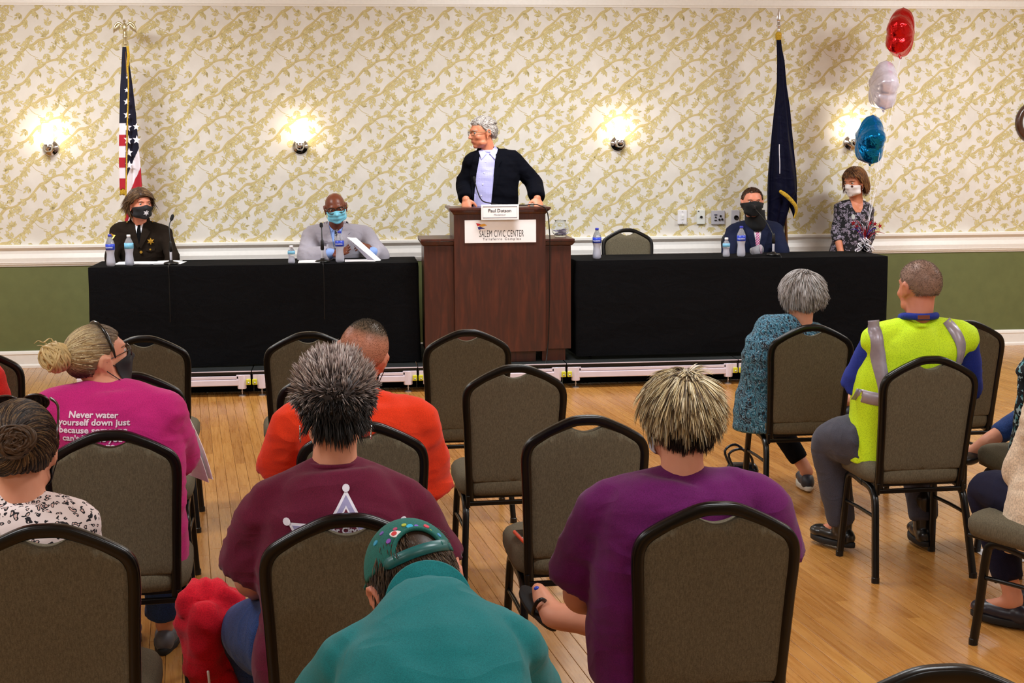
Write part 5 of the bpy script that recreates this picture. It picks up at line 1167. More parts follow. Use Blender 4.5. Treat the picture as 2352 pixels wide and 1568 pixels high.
for x, y, c, r_ in ((928, 1202, (170, 180, 60), .005), (941, 1205, (40, 170, 210), .0065), (979, 1205, (214, 60, 80), .006), (942, 1218, (230, 50, 76), .0085), (967, 1213, (150, 90, 210), .0055), (987, 1217, (150, 170, 70), .005), (908, 1211, (170, 60, 100), .0045), (893, 1239, (130, 70, 180), .0055), (877, 1221, (110, 80, 170), .005), (863, 1243, (40, 150, 190), .006), (847, 1244, (214, 60, 84), .0075), (839, 1271, (220, 60, 50), .008), (829, 1298, (30, 120, 160), .006), (1008, 1225, (60, 140, 190), .005), (1022, 1242, (200, 60, 84), .005), (956, 1204, (120, 90, 190), .004)):
    h_ = cap_hit(x, y+4)
    if h_ is None: continue
    c0_, n_ = h_; r1 = nrm(np.cross([0, 0, 1.], n_)); u1 = np.cross(n_, r1)
    mesh_obj('dot', *loft([np.array([c0_+n_*h+(r1*cos(a)+u1*sin(a))*r_ for a in np.linspace(0, 2*pi, 12, endpoint=False)]) for h in (-.002, .0016)]), plain('dot_%d_%d_%d' % c, c, .7), cap_o, smooth=False)
c0_, n_ = cap_hit(910, 1227) or (on_cap((-.2, -.62, .72)), p.H[:, 2]); r1 = nrm(np.cross([0, 0, 1.], n_)); r1 = nrm(r1+.15*np.cross(n_, r1)); u1 = np.cross(n_, r1)
def patch(pts, h, mat, nm): mesh_obj(nm, *loft([np.array([c0_+n_*hh+r1*x+u1*y for x, y in pts]) for hh in (-.002, h)]), mat, cap_o, smooth=False)
patch([(.013*cos(a)*1.1, .008*sin(a)) for a in np.linspace(0, 2*pi, 16, endpoint=False)], .0022, plain('logo_white', (240, 236, 236), .6), 'logo')
patch([(-.004+.006*cos(a), .0055*sin(a)) for a in np.linspace(0, 2*pi, 14, endpoint=False)], .003, plain('logo_red', (205, 40, 45), .6), 'logo')
patch([(.005+.009*cos(a)*.8, .0045*sin(a)) for a in np.linspace(-.9, .9, 8)], .003, M_cap, 'logo')

# --- people cut by the edges
t = NT('dark_turquoise_floral'); vo = t.n('ShaderNodeTexVoronoi', I={'Vector': t.obj(), 'Scale': 30.}); nz = t.noise(50, 3)
t.set(t.mix(t.math('GREATER_THAN', nz.outputs[0], .56), lin((14, 16, 20)), t.ramp(vo.outputs[0], [(.2, (60, 150, 160)), (.6, (190, 210, 214))])), .85); M_floral2 = t.m
p = Person(2.98, 5.5, 0, 0, 'person at the right edge in a dark turquoise floral top and jeans, one foot raised', S_fair, bulk=1.05, sc=.95,
    **dict(shL=at(2374, 850, 5.70), elL=at(2360, 975, 5.74), wrL=(3.0, 6.0, .62), knL=at(2405, 930, 6.12), anL=at(2268, 1012, 6.05), toL=at(2205, 1048, 6.12), hipL=(2.92, 5.74, .54)))
p.build_body(); p.top('blouse', M_floral2, W=p.TF, grow=.022, sleeve=1.5, sl_r=(.064, .062, .05), seed=101); p.trousers(M_jean, (.09, .065, .048), .84); p.eyes()
p.J['toL'] = p.J['anL']+nrm(at(2205, 1048, 6.12)-p.J['anL'])*.12
mesh_obj('ankle_shoe', *fuse([ell(at(2222, 1052, 6.08), (.062, .06, .030), rotm('Y', R(-8)), 3), ell(at(2203, 1054, 6.10), (.04, .045, .026), None, 3)], .006, 2), plain('black_leather', (18, 18, 20), .35), p.root); p.shoe('R', plain('black_leather', (18, 18, 20), .35))
hair(p, region(), 1500, L=(.10, .14), flow=down(), lift=.3, colf=cm((90, 70, 50), (60, 44, 34)), bend=.5, off=.012, K=4, wdt=.0018, seed=21)
M_cream = fabric('cream_knit', (226, 204, 178), var=.14, scale=160, bump=.6)
p = Person(2.56, 4.50, 0, 20, 'person at the right edge in a cream cardigan and navy trousers on the turned chair', S_fair, bulk=1.05, sc=.96,
    **dict(shL=at(2398, 935, 4.72), elL=at(2338, 1088, 4.78), wrL=(2.66, 4.98, .66), knL=(2.36, 5.08, .50), anL=(2.425, 4.93, .10), toL=(2.33, 5.06, .045), knR=(2.6, 5.15, .5), anR=(2.6, 5.05, .1), toR=(2.55, 5.2, .04)))
p.build_body(); p.top('cardigan', M_cream, W=p.TF, grow=.034, sleeve=1.75, sl_r=(.066, .062, .052), fold=.009, seed=111, drop=.12)
p.trousers(fabric('navy_trousers', (26, 26, 50)), (.095, .07, .055), .82, seed=12); p.eyes()
for sd in 'LR': p.shoe(sd, plain('navy_flat_leather', (36, 36, 50), .35))
hair(p, region(), 1500, L=(.08, .12), flow=down(), lift=.3, colf=cm((150, 120, 80), (110, 84, 60)), bend=.5, off=.012, K=4, wdt=.0018, seed=22)
chair(-1.72, 5.6, 2, 'taupe banquet chair almost wholly beyond the left edge under the person in red', GA)
p = Person(-1.66, 5.62, 0, 2, 'person at the left edge of whom only a red sleeve shows', S_fair, bulk=1.1, **dict(shR=at(-30, 862, 5.78), elR=at(-22, 935, 5.82), wrR=(-1.5, 6.1, .62)))
p.build_body(); p.top('shirt', fabric('red_jersey', (206, 34, 28)), grow=.022, sleeve=.96, sl_r=(.074, .074, .07), seed=121); p.trousers(M_blackpant); p.eyes()
for sd in 'LR': p.shoe(sd, plain('black_leather', (18, 18, 20), .35))
hair(p, region(), 1500, L=(.03, .05), lift=.7, colf=cm((60, 44, 34)), K=3, seed=23)
# ------------------------------------------------------------------ the panel
def front_suit(p, M_shirt, M_tie, M_lapel, vd=.21, vw=.058, drop=.0, tie=True, shift=0.):
    """open front of a jacket: shirt, tie and lapels laid on the chest; u runs to the viewer's right"""
    nk = p.J['neck']; rgt = -p.Rz[:, 0]; o = nk+p.Rz@np.array([0, .10, -drop])+rgt*shift
    def D(uv, mat, nm, off, th=.002, par=None, ml=.018): return mesh_obj(nm, *decal(flatmesh(uv, ml), o, rgt, (0, 0, 1), p.topB, off, th, .5), mat, par or p.shirt, smooth=False)
    sh = D([(-vw, .02), (-vw*.5, .045), (vw*.5, .045), (vw, .02), (.006, -vd), (-.006, -vd)], M_shirt, 'shirt_front', .002)
    for s_ in (-1, 1):
        D([(s_*a, b) for a, b in ([(.004, .012), (.05, .052), (.062, .03), (.034, -.028)])], M_shirt, 'shirt_collar', .006, .002, sh)
        D([(s_*a, b) for a, b in ([(vw*.85, .05), (vw+.022, .04), (vw+.040, -.035), (vw+.018, -.050), (vw+.036, -.062), (.012, -vd-.02), (-.002, -vd)])], M_lapel, 'lapel', .009, .004)
    if tie:
        tt = D([(-.014, .014), (.014, .014), (.010, -.016), (.022, -vd*.7), (.016, -vd-.01), (-.016, -vd-.01), (-.022, -vd*.7), (-.010, -.016)], M_tie, 'tie', .005, .0022)
        D([(-.018, .018), (.018, .018), (.011, -.016), (-.011, -.016)], M_tie, 'tie_knot', .009, .003, tt)
    return o, rgt, D
def collar_ring(p, mat, r_=.062, h=.02, th=.012):
    nk = p.J['neck']; V, F = tube([nk+p.Rz@np.array([cos(a)*r_, sin(a)*r_*.98+.004, h-.010*sin(a)]) for a in np.linspace(0, 2*pi, 17)[:-1]], th, 8, 2, closed=True)
    return mesh_obj('collar', V, F, mat, p.shirt)
# --- woman in brown uniform
M_brown = fabric('dark_brown_uniform', (36, 28, 22), var=.14, scale=500)
p = Person(-1.6, 11.52, ST, 180, 'woman with a brown bob in a dark brown uniform and black star mask', S_pink, bulk=1.05, face=(212, 0, 0), sc=1.,
    **dict(head=at(323, 472, 11.16), neck=at(322, 512, 11.24), shR=at(270, 532, 11.27), shL=at(378, 535, 11.27), elR=at(256, 596, 11.12), elL=at(398, 598, 11.10), wrR=(-1.70, 11.20, .80), wrL=(-1.50, 11.20, .80), chest=(-1.60, 11.28, 1.04), waist=(-1.6, 11.3, .9), pelvis=(-1.6, 11.31, .74)))
p.build_body(voxel=.0066); p.top('uniform_jacket', M_brown, W=p.TM, grow=.020, sleeve=1.88, sl_r=(.062, .055, .043), seed=131, fold=.004, voxel=.008)
M_sw = plain('white_shirt_cotton', (238, 238, 246), .7); M_tieb = fabric('black_tie_cloth', (14, 14, 16))
o, rg_, D = front_suit(p, M_sw, M_tieb, M_brown, vd=.17, vw=.05)
gb = gold()
for u_, v_ in ((.012, -.215), (.016, -.305)): D([(u_+x, v_+y) for x, y in circle(.011, 12)], gb, 'button', .010, .003, ml=.03)
D([(.085+x, -.135+y) for x, y in star(6, .028, .014)], gb, 'badge', .010, .002)
for sx in (-1, 1):
    D([(sx*a, b) for a, b in [(.045, -.175), (.115, -.175), (.112, -.205), (.08, -.213), (.048, -.205)]], M_brown, 'pocket_flap', .008, .002)
    D([(sx*.08+x, -.196+y) for x, y in circle(.007, 10)], gb, 'button', .012, .002, ml=.03)
    D([(sx*.095+x, .012+y) for x, y in circle(.006, 8)], gb, 'collar_pin', .012, .003, ml=.03)
D([(-.115, -.162), (-.055, -.162), (-.055, -.172), (-.115, -.172)], gb, 'name_bar', .010, .002)
pt = p.J['shR']*.72+p.J['elR']*.28
def sleeve_patch(uv, mat, off, nm='sleeve_patch'): return mesh_obj(nm, *decal(flatmesh(uv, .015), pt, nrm([.55, -1, 0])@rotm('Z', 0)*0+nrm([1, -.9, 0]), (0, 0, 1), p.topB, off, .0015, .4), mat, p.shirt, smooth=False)
sleeve_patch([(-.036, .035), (0, .048), (.036, .035), (.034, -.05), (0, -.06), (-.034, -.05)], gb, .003); sleeve_patch([(-.028, .028), (0, .038), (.028, .028), (.027, -.044), (0, -.052), (-.027, -.044)], plain('patch_navy', (34, 34, 66)), .0045); sleeve_patch(star(6, .026, .013), M_sw, .006)
p.eyes((60, 44, 30)); p.brows(plain('brown_brow2', (84, 58, 40))); mk = p.mask(plain('black_mask_cloth', (24, 24, 28), .8), z1=-.002)
mesh_obj('star_print', *decal(flatmesh(star(6, .024, .012), .008), p.hl((0, .12, -.052)), -p.H[:, 0], p.H[:, 2], p.maskB, .002, .001, .3), M_sw, mk, smooth=False)
def flow_bob(d, q):
    v = np.stack([np.where(d[:, 0] < .25, -1, 1)*np.interp(d[:, 2], [.1, .5], [-.22, .9])*np.clip(1.25-np.abs(d[:, 0])*np.where(d[:, 2] > .4, 1.6, .2), 0, 1), np.where(d[:, 1] > 0, -.5, .05), -np.ones(len(d))*np.where(d[:, 1] > .3, .5, 1)], 1); return v
hair(p, region(front=.42, side=-.2, nape=-.7, temple=-.05), 3000, L=lambda dd: .10+.05*dd[2] if dd[1] < .3 else .075, flow=flow_bob, lift=.3, colf=cm((110, 82, 56), (84, 60, 42), (60, 42, 32), (134, 104, 72)), bend=.5, off=.014, jitter=.08, clump=160, K=6, wdt=.0016, seed=25, shell=.012, shellcol=(66, 48, 36), a_=HA*[1.08, 1.06, 1.08])
p.trousers(M_brown); [p.shoe(sd, plain('black_leather', (18, 18, 20), .35)) for sd in 'LR']

# --- man in the grey suit
M_greysuit = fabric('light_grey_suiting', (168, 163, 174), var=.08, scale=600); M_skyshirt = plain('sky_blue_shirt', (140, 172, 236), .7)
t = NT('grey_pattern_tie'); vo = t.n('ShaderNodeTexChecker', I={'Vector': t.mapping(t.obj(), (1, 1, 1), (0, R(40), 0)), 'Scale': 40.}); t.set(t.mix(vo.outputs[1], lin((150, 150, 158)), lin((34, 34, 44))), .6); M_tiep = t.m
p = Person(-.1, 11.5, ST, 180, 'bald man in a light grey suit, glasses and blue surgical mask leafing through papers', S_dark, bulk=1.14, face=(183, -14, 8),
    **dict(head=at(771, 479, 11.06), neck=at(772, 522, 11.2), shR=at(717, 540, 11.23), shL=at(838, 538, 11.23), elR=at(703, 592, 11.06), elL=at(876, 590, 11.06), wrR=at(763, 586, 10.94), wrL=at(855, 578, 10.98), chest=(-.10, 11.26, 1.04), waist=(-.1, 11.3, .9), pelvis=(-.1, 11.31, .74)))
p.J['wrR'][2] = .985
p.build_body(voxel=.0063, hands={'R': ((1, -.25, .15), (0, -.6, .8), .25, .3, 1.05), 'L': ((-.9, -.1, .55), (.2, .5, -.8), .55, .25, 1.05)}); p.top('suit_jacket', M_greysuit, grow=.022, sleeve=1.86, sl_r=(.072, .062, .05), seed=141, fold=.006, voxel=.008)
o, rg_, D = front_suit(p, M_skyshirt, M_tiep, M_greysuit, vd=.26, vw=.072)
for sd in 'LR':
    a, b = p.J['el'+sd], p.J['wr'+sd]; mesh_obj('shirt_cuff', *tube([a+(b-a)*.84, a+(b-a)*.96], [.042, .040], 14, 2), M_skyshirt, p.shirt)
p.eyes((40, 26, 20)); p.brows(plain('dark_brow', (20, 14, 12))); mk = p.mask(plain('surgical_blue', (120, 200, 226), .7), z0=-.088, z1=.002, pleats=3); p.glasses(plain('black_acetate', (10, 10, 12), .2), w_=.028, h_=.021, r_=.003)
p.trousers(M_greysuit); [p.shoe(sd, plain('black_leather', (18, 18, 20), .35)) for sd in 'LR']

# --- the speaker at the lectern
M_navy = fabric('near_black_navy_wool', (7, 8, 16), var=.2, scale=500); t = NT('lavender_check_shirt')
ck = t.n('ShaderNodeTexBrick', I={'Vector': t.mapping(t.obj(), (1, 1, 1), (R(90), 0, 0)), 'Color1': lin((196, 194, 236)), 'Color2': lin((190, 188, 232)), 'Mortar': lin((160, 160, 214)), 'Scale': 60., 'Mortar Size': .06}, offset=0.)
t.set(ck.outputs[0], .8); M_lav = t.m
p = Person(1.08, 11.02, ST, 176, 'white-haired man in a dark blazer and lavender shirt speaking at the lectern', S_tan, sit=False, bulk=1.12, face=(112, -6, 0), sc=1.06,
    **dict(head=at(1107, 307, 10.98), neck=at(1122, 352, 11.02), shR=at(1086, 372, 11.0), shL=at(1180, 368, 11.05), elR=at(1067, 425, 11.05), elL=at(1226, 420, 11.05), wrR=at(1070, 458, 10.86), wrL=at(1234, 455, 10.84), chest=(1.08, 11.03, 1.55), waist=(1.07, 11.03, 1.36), pelvis=(1.06, 11.03, 1.18)))
p.build_body(voxel=.0063, hands={'R': ((.05, -.5, -.85), (.3, .9, -.4), .55, .15, 1.05), 'L': ((.05, -.6, -.8), (-.3, .8, -.5), .7, .2, 1.05)})
p.top('blazer', M_navy, grow=.026, sleeve=1.97, sl_r=(.072, .066, .052), seed=151, fold=.004, voxel=.008, drop=.20)
rgt = -p.Rz[:, 0]; o = p.J['neck']+p.Rz@np.array([0, .10, 0])
def D(uv, mat, nm, off, th=.002, par=None, ml=.02): return mesh_obj(nm, *decal(flatmesh(uv, ml), o, rgt, (0, 0, 1), p.topB, off, th, .6), mat, par or p.shirt, smooth=False)
sh = D([(-.060, .02), (-.03, .045), (.03, .045), (.052, .02), (.035, -.18), (.01, -.40), (.005, -.46), (-.125, -.46), (-.112, -.3), (-.095, -.15)], M_lav, 'shirt_front', .003)
for k in range(5): D([(-.025-.012*k+x, -.06-.085*k+y) for x, y in circle(.005, 8)], M_sw, 'button', .007, .002, sh, .03)
for s_, dx in ((-1, -.01), (1, .0)): D([(s_*a+dx, b) for a, b in [(.006, .0), (.052, .058), (.070, .03), (.046, -.045)]], M_lav, 'shirt_collar', .014, .004, sh)
D([(.03, .05), (.075, .045), (.10, -.05), (.07, -.10), (.09, -.12), (.030, -.33), (.035, -.15), (.055, .0)], M_navy, 'lapel', .012, .004); D([(-.05, .05), (-.085, .04), (-.13, -.07), (-.10, -.10), (-.145, -.14), (-.125, -.36), (-.105, -.16), (-.07, .0)], M_navy, 'lapel', .011, .003)
collar_ring(p, M_lav, .060, .022, .014)
p.eyes((80, 90, 100)); p.brows(plain('grey_brow', (170, 160, 150))); p.hdecal([(-.024, -.050), (.024, -.050), (.018, -.058), (-.018, -.058)], plain('lip_tone', (160, 84, 70), .5), 'mouth', .001, .001); p.glasses(plain('brass_frame', (120, 100, 70), .3, .8), w_=.025, h_=.018, r_=.0024)
def flow_sp(d, q): return np.stack([.5*np.ones(len(d)), -.9*np.ones(len(d)), np.where(d[:, 2] > .3, .15, -.8)], 1)
hair(p, region(front=.52, side=-.12, nape=-.66, temple=.25), 3200, L=(.022, .036), flow=flow_sp, lift=.6, colf=cm((188, 180, 174), (164, 154, 146), (130, 118, 110), (206, 200, 194)), bend=.35, off=.007, jitter=.2, clump=160, wdt=.0015, K=4, seed=27, shell=.003, shellcol=(150, 140, 134), a_=HA*[1.03, 1.03, 1.04])
p.trousers(fabric('charcoal_trousers', (34, 34, 40))); [p.shoe(sd, plain('black_leather', (18, 18, 20), .35)) for sd in 'LR']

# --- man in the navy suit
M_navys = fabric('navy_suiting', (24, 30, 56), var=.14, scale=500)
t = NT('pink_check_tie'); wv = t.mapping(t.obj(), (1, 1, 1), (0, R(45), 0)); w1 = t.n('ShaderNodeTexWave', I={'Vector': wv, 'Scale': 22., 'Distortion': 0}); w2 = t.n('ShaderNodeTexWave', I={'Vector': wv, 'Scale': 22., 'Distortion': 0}, bands_direction='Z')
t.set(t.mix(t.math('GREATER_THAN', w1.outputs[0], .55), t.mix(t.math('GREATER_THAN', w2.outputs[0], .6), lin((244, 228, 240)), lin((60, 60, 120))), lin((214, 70, 130))), .6); M_tiec = t.m
p = Person(3.19, 11.5, ST, 180, 'man in a navy suit with a black neck gaiter pulled over his nose', S_pink, bulk=1.12, face=(176, 0, 0),
    **dict(head=at(1728, 467, 11.14), neck=at(1732, 512, 11.24), shR=at(1686, 532, 11.26), shL=at(1781, 528, 11.26), elR=at(1672, 585, 11.10), elL=at(1797, 582, 11.10), wrR=(3.08, 11.20, .80), wrL=(3.32, 11.20, .80), chest=(3.20, 11.27, 1.05), waist=(3.19, 11.3, .9), pelvis=(3.19, 11.31, .74)))
p.build_body(voxel=.0066); p.top('suit_jacket', M_navys, grow=.022, sleeve=1.88, sl_r=(.068, .060, .046), seed=161, fold=.003, voxel=.008)
o, rg_, D = front_suit(p, M_sw, M_tiec, M_navys, vd=.30, vw=.056, drop=.0)
p.eyes((70, 80, 90), z=.016); p.brows(plain('brown_brow2', (84, 58, 40)))
M_gait = plain('black_gaiter_knit', (10, 10, 12), .9); mk = p.mask(M_gait, z0=-.098, z1=.014, wid=1.75, off=.008, name='neck_gaiter', smoothn=22)
nkk = p.J['neck']; rows = []
for f_, rr, dz, dy in ((0, .078, -.035, .03), (.2, .082, .0, .035), (.5, .082, .04, .035), (.75, .080, .075, .03), (1, .078, .105, .022)):
    c_ = nkk+p.Rz@np.array([0, dy, dz]); rows.append(np.array([c_+p.Rz@np.array([cos(a)*rr*(1+.04*sin(5*a+f_*4)), sin(a)*rr*1.05, -.028*max(0, sin(a))*(1-f_)]) for a in np.linspace(0, 2*pi, 40, endpoint=False)]))
mesh_obj('gaiter_neck', *loft(rows), M_gait, mk)
hair(p, region(front=.66, side=-.1, nape=-.62, temple=.36), 3600, L=(.008, .016), lift=1, flow=lambda d, q: np.tile([0, .3, .3], (len(d), 1)), colf=cm((74, 52, 38), (56, 40, 30), (96, 70, 50)), K=2, wdt=.001, shell=.004, jitter=.3, seed=28, shellcol=(84, 60, 46))
p.trousers(M_navys); [p.shoe(sd, plain('black_leather', (18, 18, 20), .35)) for sd in 'LR']

# --- woman standing at the right
t = NT('black_white_floral'); nz = t.noise(16, 3, dist=2.5); vo = t.n('ShaderNodeTexVoronoi', I={'Vector': t.mix(.07, t.obj(), nz.outputs[1]), 'Scale': 30.}, feature='F1')
t.set(t.ramp(vo.outputs[0], [(.0, (190, 176, 200)), (.22, (160, 148, 170)), (.25, (12, 10, 16)), (.34, (12, 10, 16)), (.38, (176, 164, 182)), (.44, (150, 138, 160)), (.48, (14, 12, 18)), (1, (14, 12, 18))]), .85); M_floral = t.m
p = Person(4.21, 11.76, 0, 172, 'woman with a brown bob in a black and white floral top standing by the balloons', S_tan, sit=False, bulk=.98, face=(126, -8, 0), sc=.92,
    **dict(head=at(1962, 421, 11.70), neck=at(1966, 463, 11.75), shR=at(1932, 478, 11.74), shL=at(1992, 482, 11.78), elR=at(1921, 533, 11.74), elL=at(1996, 540, 11.76), wrR=at(1932, 582, 11.62), wrL=at(1975, 596, 11.62), chest=(4.22, 11.76, 1.14), waist=(4.21, 11.77, .98), pelvis=(4.2, 11.78, .84)))
p.build_body(voxel=.0066); p.top('blouse', M_floral, W=p.TF, grow=.020, sleeve=1.45, sl_r=(.056, .054, .048), seed=171, voxel=.008, drop=.16, t1=.90)
rgt = -p.Rz[:, 0]; o = p.J['neck']+p.Rz@np.array([0, .1, 0])
mesh_obj('neckline_skin', *decal(flatmesh([(-.058, .03), (.058, .03), (.045, -.05), (.02, -.085), (-.02, -.085), (-.045, -.05)], .012), o, rgt, (0, 0, 1), p.topB, .001, .002, .6), S_tan, p.shirt, smooth=False)['label'] = 'bare skin inside the scoop neckline'
mesh_obj('lanyard_badge', *decal(flatmesh(circle(.02, 14, .8, 1.1), .02), o-[.045, 0, .12], rgt, (0, 0, 1), p.topB, .006, .002, .6), plain('grey_badge', (170, 172, 168), .4), p.shirt, smooth=False)
t = NT('spotted_mask'); vo = t.n('ShaderNodeTexVoronoi', I={'Vector': t.obj(), 'Scale': 26.}); t.set(t.mix(t.math('LESS_THAN', vo.outputs[0], .33), lin((236, 226, 224)), lin((70, 34, 26))), .85)
p.eyes(); p.brows(plain('brown_brow2', (84, 58, 40))); p.mask(t.m, z1=.0)
hair(p, region(front=.45, side=-.3, nape=-.75, temple=.0), 2800, L=lambda dd: .088 if dd[1] < .2 else .045, flow=lambda d, q: np.stack([d[:, 0]*.3, -.5*(d[:, 1] > .2)+.0, -np.ones(len(d))], 1), lift=.55, colf=cm((124, 78, 44), (92, 58, 36), (150, 104, 60), (70, 44, 30)), bend=.5, off=.016, jitter=.1, clump=110, K=6, wdt=.0018, seed=29, shell=.012, shellcol=(84, 54, 36), a_=HA*[1.07, 1.06, 1.07])
p.trousers(M_blackpant, (.085, .062, .05)); [p.shoe(sd, plain('black_leather', (18, 18, 20), .35)) for sd in 'LR']
# ------------------------------------------------------------------ flags
def flagpole(x, y, z0, z1, label, name='flag', lean=(0, 0)):
    r_ = empty(name, (x, y, z0), label, 'flag')
    mesh_obj('stand', *lathe([(.001, 0), (.15, 0), (.152, .008), (.12, .022), (.05, .045), (.028, .07), (.024, .12), (.001, .12)], (x, y, z0), 28), gold(), r_)
    mesh_obj('pole', *tube([(x, y, z0+.1), (x+lean[0], y+lean[1], z1)], .0135, smooth=False, seg=12), plain('stained_oak_pole', (104, 66, 30), .35, coat=.4), r_)
    return r_
# striped flag: outline measured as left/right edge against height, folded in depth
FY = 11.62
r_ = flagpole(-1.735, FY, 0, at(288, 120, FY)[2], 'furled red, white and blue striped flag on a pole with a gilt eagle, left', lean=(.03, 0))
def edges(tab, Y):
    tab = [(y, xl, xr) for y, xl, xr in tab]; Z, A, B = [], [], []
    for y, xl, xr in tab: a, b = at(xl, y, Y), at(xr, y, Y); Z.append((a[2]+b[2])/2); A.append(a[0]); B.append(b[0])
    return np.array(Z), np.array(A), np.array(B)
def drape(tab, Y, colf, name, root, folds=7, depth=.07, seed=0, nz=150, nu=96, mat=None):
    Z, A, B = edges(tab, Y); zz = np.linspace(Z[0], Z[-1], nz); V = []; C = []
    for z in zz:
        a = np.interp(-z, -Z, A); b = np.interp(-z, -Z, B); cx, hw = (a+b)/2, (b-a)/2; f = (Z[0]-z)/(Z[0]-Z[-1])
        dp = min(hw*.75, depth)*(.6+.4*f)
        for k in range(nu):
            an = 2*pi*k/nu; u_ = cos(an); ripple = .20*dp*sin(folds*an+1.5*sin(z*2.3+seed)+f*1.2)
            V.append((cx+hw*(u_+(.05*sin(folds*an+z*3) if abs(u_) < .93 else 0)), Y-sin(an)*dp-ripple*(-1 if sin(an) < 0 else 1), z+.006*sin(an*5)*(f > .97)))
    V = np.array(V); F = [[i*nu+k, i*nu+(k+1) % nu, (i+1)*nu+(k+1) % nu, (i+1)*nu+k] for i in range(nz-1) for k in range(nu)]; F += [list(range(nu))[::-1], [(nz-1)*nu+k for k in range(nu)]]
    col = colf(V) if colf else None
    return mesh_obj(name, V, F, mat or vcol('flag_cloth', .75), root, col=col)
px_of = lambda V: np.array([1176+FPX*((v-[0, 0, CAM_H])@_rt)/((v-[0, 0, CAM_H])@_fw) for v in V])
NAVY = np.array(lin((12, 13, 38))[:3]); RED = np.array(lin((176, 28, 44))[:3]); WHT = np.array(lin((236, 226, 234))[:3])
# the print of the cloth as it hangs: heights of the seams in metres
zz_ = lambda y: at(290, y, FY)[2]
def us_left(V):
    c = np.tile(NAVY, (len(V), 1)); ys = [283, 310, 335, 362, 385, 410, 434]
    for k in range(6):
        m_ = (V[:, 2] < zz_(ys[k])) & (V[:, 2] >= zz_(ys[k+1])-(.2 if k == 5 else 0)); c[m_] = WHT if k % 2 == 0 else RED
    return c
def us_right(V):
    c = np.tile(NAVY, (len(V), 1)); a, b = at(319, 345, FY), at(290, 416, FY)
    dist = (V[:, 2]-a[2])*(b[0]-a[0])-(V[:, 0]-a[0])*(b[2]-a[2]); L_ = math.hypot(b[0]-a[0], b[2]-a[2]); dist = -dist/L_; dist = dist if True else dist
    sgn = np.sign((at(325, 430, FY)[2]-a[2])*(b[0]-a[0])-(at(325, 430, FY)[0]-a[0])*(b[2]-a[2])); d_ = dist*-sgn
    for k in range(5):
        lo = k*.066; m_ = (d_ > lo) & (d_ <= lo+.066); c[m_] = WHT if k % 2 == 0 else RED
    c[d_ > .33] = WHT; return c
drape([(108, 281, 292), (150, 279, 296), (200, 276, 295), (283, 274, 293), (360, 273, 292), (434, 275, 291)], FY, us_left, 'flag_cloth', r_, 3, .05, 1)
drape([(112, 288, 295), (150, 292, 298), (200, 291, 305), (260, 289, 312), (320, 289, 317), (380, 288, 323), (440, 289, 327), (520, 287, 322), (545, 288, 318)], FY-.03, us_right, 'flag_cloth', r_, 5, .07, 3)
M_fringe = fabric('gold_fringe', (206, 166, 50), var=.35, scale=300)
drape([(432, 275, 291), (447, 275, 290)], FY, None, 'fringe', r_, 9, .055, 2, nz=8, mat=M_fringe)
drape([(106, 290, 296), (130, 292, 299), (150, 290, 296), (168, 291, 294)], FY-.10, None, 'fringe', r_, 3, .02, 2, nz=20, nu=32, mat=M_fringe)
mesh_obj('cord', *tube([at(293, 150, FY-.13), at(295, 200, FY-.13), at(292, 300, FY-.13), at(290, 420, FY-.13), at(288, 500, FY-.13)], .0055, 6, 5), M_fringe, r_)
for sx, sy, rr in ((291, 207, .022), (292, 178, .012), (291, 234, .028), (292, 264, .032), (293, 292, .036), (313, 291, .030), (294, 321, .038), (314, 321, .036), (296, 350, .036), (297, 379, .036)):
    c_ = at(sx, sy, FY-.115); P = [(c_[0]+x*.9, c_[1], c_[2]+y) for x, y in star(5, rr, rr*.42, .1)]; Q = [(a, b-.002, c2) for a, b, c2 in P]; V = np.array(P+Q); n = 10
    mesh_obj('embroidered_star', V, [list(range(n)), list(range(n, 2*n))[::-1]]+[[k, (k+1) % n, (k+1) % n+n, k+n] for k in range(n)], plain('white_embroidery', (232, 226, 236), .6), r_, smooth=False)
# eagle
ez = at(288, 104, FY); M_gilt = plain('pale_gilt_metal', (206, 196, 160), .28, .85)
mesh_obj('ferrule', *lathe([(.016, 0), (.018, .01), (.014, .05), (.019, .06), (.019, .075), (.012, .085), (.016, .10), (.010, .11)], tuple(ez), 16), M_gilt, r_)
eg = [ell(ez+[0, 0, .135], (.020, .018, .036), None, 3), ell(ez+[0, -.012, .182], (.012, .014, .013), None, 2), tube([ez+[0, -.02, .183], ez+[0, -.034, .176]], [.005, .001], 6, 2), ell(ez+[0, .01, .10], (.018, .006, .03), None, 2)]
for sg in (-1, 1):
    sp_ = [ez+np.array([sg*a, .004, b]) for a, b in ((.012, .150), (.040, .172), (.066, .160), (.082, .125), (.086, .098))]; eg.append(tube(sp_, [.008, .010, .009, .007, .002], 8, 4))
    for k in range(7):
        f = k/6; top_ = sp_[1]*(1-f)+sp_[3]*f+[0, .003, -.004]; eg.append(tube([top_, top_+np.array([sg*.006*f, .003, -.045+.018*f])], [.007, .002], 6, 2))
mesh_obj('eagle_finial', *join(eg), M_gilt, r_)
